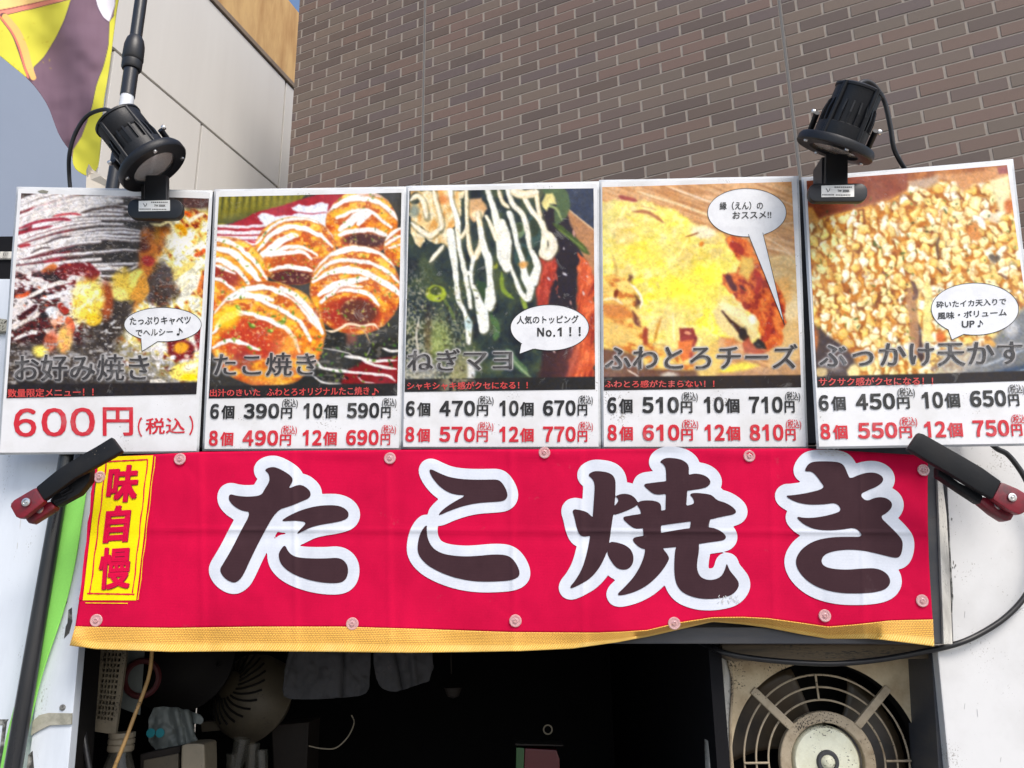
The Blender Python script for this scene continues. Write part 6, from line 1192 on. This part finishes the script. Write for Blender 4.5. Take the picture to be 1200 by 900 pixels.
for x in (176.5, 187.5):
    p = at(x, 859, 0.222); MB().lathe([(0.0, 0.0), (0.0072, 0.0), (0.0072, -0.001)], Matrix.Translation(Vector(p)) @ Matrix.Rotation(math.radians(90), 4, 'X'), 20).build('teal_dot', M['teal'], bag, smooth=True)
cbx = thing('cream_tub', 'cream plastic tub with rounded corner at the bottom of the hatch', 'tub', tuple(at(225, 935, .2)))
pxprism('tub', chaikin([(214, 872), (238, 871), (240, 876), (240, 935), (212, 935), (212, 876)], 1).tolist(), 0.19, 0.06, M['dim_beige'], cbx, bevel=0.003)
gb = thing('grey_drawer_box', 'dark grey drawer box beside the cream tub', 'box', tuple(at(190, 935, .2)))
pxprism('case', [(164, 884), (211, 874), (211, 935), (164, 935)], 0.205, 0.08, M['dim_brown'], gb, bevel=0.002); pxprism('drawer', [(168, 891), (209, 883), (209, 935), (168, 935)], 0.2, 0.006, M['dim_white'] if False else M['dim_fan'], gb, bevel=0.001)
wf = thing('wall_fan', 'dusty wall fan with curved slots in its cowl, deep in the hatch', 'fan', tuple(at(283, 870, .42)))
p = at(280, 808, .42); mw = 0.0016
Ma = Matrix.Translation(Vector(p)) @ Matrix.Rotation(math.radians(62), 4, 'X') @ Matrix.Rotation(math.radians(-30), 4, 'Y')
MB().lathe([(0.0, 0.030), (0.020, 0.028), (0.045, 0.018), (0.068, 0.0), (0.078, -0.025), (0.080, -0.06), (0.05, -0.09)], Ma, 48).build('cowl', M['dim_fan'], wf, smooth=True)
for k in range(22):
    a = 2*math.pi*k/22; pts = []
    for j in range(6): r_ = 0.026+0.040*j/5; aa = a+0.12*j; hh = np.interp(r_, [0, .02, .045, .068], [.030, .028, .018, 0.0])+.0008; pts.append(Ma @ Vector((r_*math.cos(aa), r_*math.sin(aa), hh)))
    MB().tube(pts, 0.0022, 6).build('slot', M['near_black'], wf, smooth=True)
pxprism('bracket', [(235, 846), (300, 842), (300, 852), (236, 858)], 0.44, 0.03, M['dim_fan'], wf, bevel=0.002)
wk = thing('black_wok', 'round black pan hanging inside the hatch beside the wall fan', 'pan', tuple(at(215, 838, .33)))
p = at(212, 770, .33); Mk = Matrix.Translation(Vector(p)) @ Matrix.Rotation(math.radians(80), 4, 'X'); MB().lathe([(0.094, -0.01), (0.096, 0.0), (0.090, 0.004), (0.075, 0.025), (0.045, 0.042), (0.0, 0.048)], Mk, 48).build('bowl', M['near_black'], wk, smooth=True)
MB().tube([at(246, 784, .33), at(258, 778, .30)], 0.004, 8).build('handle', M['near_black'], wk, smooth=True)
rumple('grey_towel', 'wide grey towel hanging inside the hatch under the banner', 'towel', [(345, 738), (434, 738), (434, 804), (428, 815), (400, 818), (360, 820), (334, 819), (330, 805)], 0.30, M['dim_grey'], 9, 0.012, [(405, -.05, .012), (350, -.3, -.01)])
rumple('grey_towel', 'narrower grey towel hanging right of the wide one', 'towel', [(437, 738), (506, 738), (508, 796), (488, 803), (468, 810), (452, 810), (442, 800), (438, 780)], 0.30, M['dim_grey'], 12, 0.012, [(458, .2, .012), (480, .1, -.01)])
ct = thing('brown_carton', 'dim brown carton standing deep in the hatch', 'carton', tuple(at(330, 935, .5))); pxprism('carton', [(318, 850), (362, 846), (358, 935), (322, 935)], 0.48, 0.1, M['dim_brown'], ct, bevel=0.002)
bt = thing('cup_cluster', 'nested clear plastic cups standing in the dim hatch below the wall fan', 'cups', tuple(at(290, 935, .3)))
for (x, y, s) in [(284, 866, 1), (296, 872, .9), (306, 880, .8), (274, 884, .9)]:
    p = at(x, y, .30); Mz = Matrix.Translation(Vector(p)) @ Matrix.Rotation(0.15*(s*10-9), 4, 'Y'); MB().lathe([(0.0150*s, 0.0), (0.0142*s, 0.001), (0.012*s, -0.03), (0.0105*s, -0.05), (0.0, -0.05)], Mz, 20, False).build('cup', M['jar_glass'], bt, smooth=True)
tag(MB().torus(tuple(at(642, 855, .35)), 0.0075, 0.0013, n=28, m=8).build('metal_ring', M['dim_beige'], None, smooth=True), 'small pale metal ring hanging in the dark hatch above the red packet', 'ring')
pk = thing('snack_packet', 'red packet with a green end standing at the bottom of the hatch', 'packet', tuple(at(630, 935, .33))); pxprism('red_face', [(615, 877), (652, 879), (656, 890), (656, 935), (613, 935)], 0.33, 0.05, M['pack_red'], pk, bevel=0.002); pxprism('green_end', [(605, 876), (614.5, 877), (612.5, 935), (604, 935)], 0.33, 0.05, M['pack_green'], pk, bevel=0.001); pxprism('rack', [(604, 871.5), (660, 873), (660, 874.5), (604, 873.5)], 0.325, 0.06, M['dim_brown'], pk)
wl = MB().tube(smooth_path([at(x, y, .34) for x, y in [(362, 874), (376, 877), (392, 877), (403, 869), (411, 858), (415, 846), (412, 838)]]), 0.0012, 8).build('wire_loop', M['dim_beige'], None, smooth=True); tag(wl, 'thin pale wire looping in the dark hatch', 'wire')
hk = thing('hanging_ladle', 'thin pale ladle hanging from the top of the dark hatch', 'ladle', tuple(at(530, 815, .32))); MB().tube([at(528, 745, .32), at(529, 790, .32)], 0.0012, 8).build('handle', M['dim_brown'], hk); MB().lathe([(0.0, -0.018), (0.010, -0.014), (0.015, -0.002), (0.016, 0.0), (0.013, -0.002), (0.0, -0.012)], Matrix.Translation(Vector(at(531, 806, .32))), 24).build('bowl', M['dim_brown'], hk, smooth=True)
# ------------------------------------------------------------------ flood lamps on clips
def flood(label, bez, major, minor, adir, length, Y, clip, neck, lab, cabpts, screws, pitch_sign, body_r):
    """bez: bezel centre px; adir: image direction from bezel to back cap; minor/major: how open the face looks"""
    t = thing('flood_lamp', label, 'lamp', tuple(at(clip[0], clip[3], Y+0.03)), group='clip-on flood lamps')
    C = at(*bez, Y); ray = rays(*bez); ray /= np.linalg.norm(ray); Rt = np.cross(ray, np.array([0, 0, 1.0])); Rt = _R-ray*_R.dot(ray); Rt /= np.linalg.norm(Rt); Ut = np.cross(Rt, ray)
    mp = 1.0/F_PX*float((C-CAM).dot(_F)); s = minor/major; a = np.array(adir, float); a /= np.linalg.norm(a)
    ax = math.sqrt(1-s*s)*(Rt*a[0]-Ut*a[1])+s*ray; ax /= np.linalg.norm(ax)     # towards the back of the lamp
    side = np.cross(ax, ray); side /= np.linalg.norm(side); up2 = np.cross(ax, side)
    Mx = Matrix(((side[0], up2[0], ax[0], C[0]), (side[1], up2[1], ax[1], C[1]), (side[2], up2[2], ax[2], C[2]), (0, 0, 0, 1)))
    R = major*mp; L = length*mp/math.sqrt(1-s*s); r1, r2 = body_r[0]*mp, body_r[1]*mp
    MB().lathe([(R*0.60, 0.004), (R*0.62, -0.001), (R*0.64, -0.004), (R*0.97, -0.004), (R, -0.002), (R, 0.006), (R*0.96, 0.010), (r1, 0.012)], Mx, 56, False).build('bezel', M['lamp_black'], t, smooth=True)
    MB().lathe([(r1, 0.010), (r1, L*0.34), (r1*0.90, L*0.36), (r1*0.88, L*0.62), (r2, L*0.66), (r2, L*0.93), (r2*1.05, L*0.935), (r2*1.05, L*0.97), (r2*0.9, L), (0.0, L)], Mx, 56).build('housing', M['lamp_black'], t, smooth=True)
    for k in range(20):
        aa = 2*math.pi*k/20; d = Vector((math.cos(aa), math.sin(aa), 0)); b = MB(); q = 0.0013; e = Vector((-d.y, d.x, 0))*q
        pr = [(r1*0.80, L*0.33), (r1*1.0, L*0.34), (r1*1.01, L*0.52), (r1*0.93, L*0.70), (r1*0.80, L*0.72)]
        P = [Mx @ (d*x+Vector((0, 0, z))-e) for x, z in pr]; off = (Mx.to_3x3() @ (e*2)); b.prism(P, off).build('fin', M['lamp_black'], t)
    for aa in (0.9, 2.3, 3.9, 5.5):
        d = Vector((math.cos(aa), math.sin(aa), 0))*(r1*0.98); MB().tube([Mx @ (d+Vector((0, 0, 0.01))), Mx @ (d*0.93+Vector((0, 0, L*0.97)))], 0.0036, 10).build('rod', M['lamp_black'], t, smooth=True)
    ln = MB().lathe([(0.0, -0.0005), (R*0.62, 0.0), (R*0.62, 0.0015), (0.0, 0.0012)], Mx, 48).build('lens', M['glass'], t, smooth=True)
    MB().lathe([(R*0.61, 0.002), (R*0.54, 0.006), (R*0.40, 0.009), (R*0.13, 0.0098), (0.0, 0.0098)], Mx, 36).build('reflector', M['reflector'], ln)
    for aa in (0.5, 1.9, 3.6, 5.2):
        d = Vector((math.cos(aa), math.sin(aa), 0))*R*0.86; MB().lathe([(0.0, -0.0062), (0.0028, -0.0062), (0.0032, -0.004)], Mx @ Matrix.Translation(d), 12).build('bezel_screw', M['steel'], t, smooth=True)
    # bracket, neck, clip plate
    nx0, ny0, nx1, ny1 = neck
    pxprism('neck', [(nx0, ny0), (nx1, ny0), (nx1, ny1+2), (nx0-1, ny1+2)], Y+0.012, 0.010, M['black_gloss'], t, bevel=0.002)
    for sgn in (-1, 1):
        p0 = Mx @ Vector((sgn*(r1+0.006), 0, L*0.45)); p1 = Mx @ Vector((sgn*(r1+0.006), -0.0, -0.004)); pn_ = Vector(at((nx0+nx1)/2+sgn*(nx1-nx0)*0.42, ny0+6, Y+0.018))
        rv = Vector(ray)*0.040; pn_ = pn_+Vector(ray)*0.02; MB().tube([p0, p0.lerp(p1, .5)+rv*.5, p1+rv, p1.lerp(pn_, .6)+rv, pn_], 0.0045, 10).build('bracket_arm', M['lamp_black'], t, smooth=True)
        MB().lathe([(0.0, 0.0), (0.0062, 0.0), (0.0066, 0.002), (0.0066, 0.007), (0.005, 0.009), (0.0, 0.009)], Matrix.Translation(p0) @ Mx.to_3x3().to_4x4() @ Matrix.Rotation(sgn*math.radians(90), 4, 'Y') @ Matrix.Translation((0, 0, 0.003)) @ Matrix.Scale(0.6, 4), 18).build('thumb_screw', M['steel'], t, smooth=True)
    x0, y0, x1, y1 = clip; rr_ = (y1-y0)*0.44; pts = []
    for (ccx, ccy, a0) in ((x1-rr_, y0+rr_, -90), (x1-rr_, y1-rr_, 0), (x0+rr_, y1-rr_, 90), (x0+rr_, y0+rr_, 180)):
        for k in range(7): a_ = math.radians(a0+15*k); pts.append((ccx+rr_*math.cos(a_), ccy+rr_*math.sin(a_)))
    Yc = Y+0.006; cp = pxprism('clip_plate', pts, Yc, 0.010, M['black_gloss'], t, bevel=0.0022, smooth=True)
    lx0, ly0, lx1, ly1 = lab; tl = 0.0 if lab[0] > 500 else -0.5
    lb = pxprism('maker_label', [(lx0, ly0+1), (lx1, ly0), (lx1, ly1), (lx0, ly1+.5)], Yc-0.0008, 0.001, M['label'], cp)
    sf = lambda px, py, lift=0.0: at(px, py, Yc-0.0008-lift); pr = Print(); w = lx1-lx0; h = ly1-ly0
    pr.text('7W 3000K', lx0+w*.50, ly0+h*.40, lx0+w*.86, ly0+h*.62, weight=.02)
    for (u0, u1, v_) in ((.40, .95, .20), (.03, .40, .84), (.44, .9, .86)):
        n_ = 9
        for k in range(n_): a_ = lx0+w*(u0+(u1-u0)*k/n_); pr.add((np.array([(a_, ly0+h*(v_-.05)), (a_+w*(u1-u0)/n_*.7, ly0+h*(v_-.05)), (a_+w*(u1-u0)/n_*.6, ly0+h*(v_+.05)), (a_, ly0+h*(v_+.05))]), [(0, 1, 2, 3)]))
    pr.add(band((lx0+w*.14, ly0+h*.3), (lx0+w*.2, ly0+h*.62), .7, dens=2)); pr.add(band((lx0+w*.26, ly0+h*.3), (lx0+w*.2, ly0+h*.62), .7, dens=2)); pr.build('label_print', sf, 0.0004, M['label_ink'], lb)
    # jaw going over the top of the poster and its back lever
    pxprism('clip_jaw', [(x0+10, y0-26), (x0+24, y0-30), (x0+24, y0), (x0+10, y0)] if False else [(nx0-5, ny0+4), (nx0-1.0, ny0+4), (nx0-1.0, ny1), (nx0-5, ny1)], Y+0.022, 0.04, M['black'], t, bevel=0.001)
    P = [Mx @ Vector((r2*0.3, 0, L*0.98))] ; P = [at(x, y, Yd) for x, y, Yd in cabpts]
    MB().tube(smooth_path(P, 10), 0.0036 if lab[0] > 500 else 0.0032, 12).build('cable', M['rubber'], t, smooth=True)
    g0, g1 = Vector(P[0]), Vector(P[1]); d = (g1-g0).normalized(); MB().tube([g0-d*0.006, g0, g0+d*0.006], [0.0062, 0.0062, 0.0050], 16).build('cable_gland', M['steel'] if lab[0] > 500 else M['black'], t, smooth=True)
    return t
YL = -0.135
flood('black flood lamp clipped to the first poster, its glass face turned to the lower right', (180, 195), 42, 19, (-0.55, -0.84), 64, YL, (149, 233, 214, 256), (170, 205, 196, 236), (162.5, 234.5, 199, 247),
      [(140, 133, YL+.02), (131, 130, YL+.03), (120, 128.5, YL+.04), (102, 136, YL+.05), (88.5, 156, YL+.06), (81.5, 180, YL+.07), (81, 204, YL+.09), (83, 228, YL+.10)], None, 1, (28, 27))
YR = -0.150
flood('black flood lamp clipped between the fourth and fifth posters, facing straight down', (978, 175), 45, 8.5, (0.30, -0.95), 72, YR, (947.5, 214.5, 1017, 236), (968, 180, 994, 218), (962.6, 216.5, 1001, 230.5),
      [(1002, 106, YR+.02), (1006, 99, YR+.02), (1015, 95.5, YR+.025), (1025, 101, YR+.03), (1036, 118, YR+.04), (1043, 147, YR+.05), (1047, 172, YR+.06), (1053, 186, YR+.075), (1063, 202, YR+.09)], None, -1, (30, 26.5))
# back lever of the left clip
# ------------------------------------------------------------------ spring clamps
def clamp(label, arm1, red1, arm2, red2, rivets, Y1, Y2, loc):
    t = thing('spring_clamp', label, 'clamp', loc, group='black spring clamps with red grips')
    pxprism('upper_arm', arm1, Y1, 0.011, M['clamp_black'], t, bevel=0.0022, smooth=True); r1 = pxprism('upper_grip', red1, Y1-0.0015, 0.013, M['red_grip'], t, bevel=0.004, smooth=True)
    pxprism('lower_arm', arm2, Y2, 0.016, M['clamp_black'], t, bevel=0.002, smooth=True); r2 = pxprism('lower_grip', red2, Y2-0.001, 0.018, M['red_grip'], t, bevel=0.004, smooth=True)
    for (x, y, Yd, pr_) in rivets:
        p = at(x, y, Yd); MB().lathe([(0.0062, 0.0), (0.0058, 0.0012), (0.0036, 0.0016), (0.0034, 0.0004), (0.0018, 0.0004), (0.0016, 0.0024), (0.0, 0.0028)], Matrix.Translation(Vector(p)) @ Matrix.Rotation(math.radians(90), 4, 'X'), 22).build('rivet', M['steel'], (r1, r2)[pr_], smooth=True)
    return t
def z8(pts, ox, oy, s): return [(ox+x/s, oy+y/s) for x, y in pts]
cl = clamp('clamp with worn red grip at the left end of the banner, pointing up right',
    z8([(905, 83), (985, 192), (970, 212), (600, 420), (470, 515), (352, 600), (290, 490), (460, 352), (640, 238), (780, 160)], 0, 500, 6.925),
    z8([(287, 488), (362, 606), (200, 735), (165, 748), (125, 735), (78, 650), (80, 620), (110, 592)], 0, 500, 6.925),
    z8([(735, 330), (725, 440), (640, 545), (455, 645), (400, 600), (520, 470)], 0, 500, 6.925),
    z8([(400, 600), (448, 645), (430, 672), (250, 788), (222, 780), (192, 738), (300, 640)], 0, 500, 6.925),
    [(30.5, 588.5, -0.0935, 0), (46, 596.5, -0.0755, 1)], -0.090, -0.073, tuple(at(60, 600, -0.07)))
for k, (x0_, y0_, x1_, y1_) in enumerate([(490, 545, 560, 500), (500, 560, 590, 515), (440, 610, 540, 570)]):
    a = at(x0_/6.925, 500+y0_/6.925, -0.0745); b = at(x1_/6.925, 500+y1_/6.925, -0.0745); MB().tube([a, b], 0.0016, 8).build('spring_wire', M['clamp_black'], cl, smooth=True)
cr = clamp('clamp with chipped red grip at the right end of the banner, pointing up left',
    z8([(345, 120), (372, 128), (560, 235), (680, 305), (782, 378), (738, 470), (640, 415), (480, 318), (400, 272), (318, 222), (288, 205)], 1000, 480, 4.5),
    z8([(782, 378), (870, 415), (912, 440), (925, 490), (905, 545), (875, 555), (820, 530), (736, 470)], 1000, 480, 4.5),
    z8([(448, 300), (560, 385), (680, 440), (690, 500), (660, 490), (560, 425), (450, 350)], 1000, 480, 4.5),
    z8([(690, 455), (735, 475), (800, 520), (856, 545), (838, 583), (800, 588), (740, 550), (664, 487)], 1000, 480, 4.5),
    [(1186.2, 582.8, -0.0935, 0), (1170.5, 592.2, -0.0755, 1)], -0.090, -0.073, tuple(at(1140, 590, -0.07)))
# ------------------------------------------------------------------ done
for o in list(bpy.data.objects):
    if o.type == 'MESH' and o.parent is None and not o.get('label') and not o.get('kind'): print('UNTAGGED', o.name)
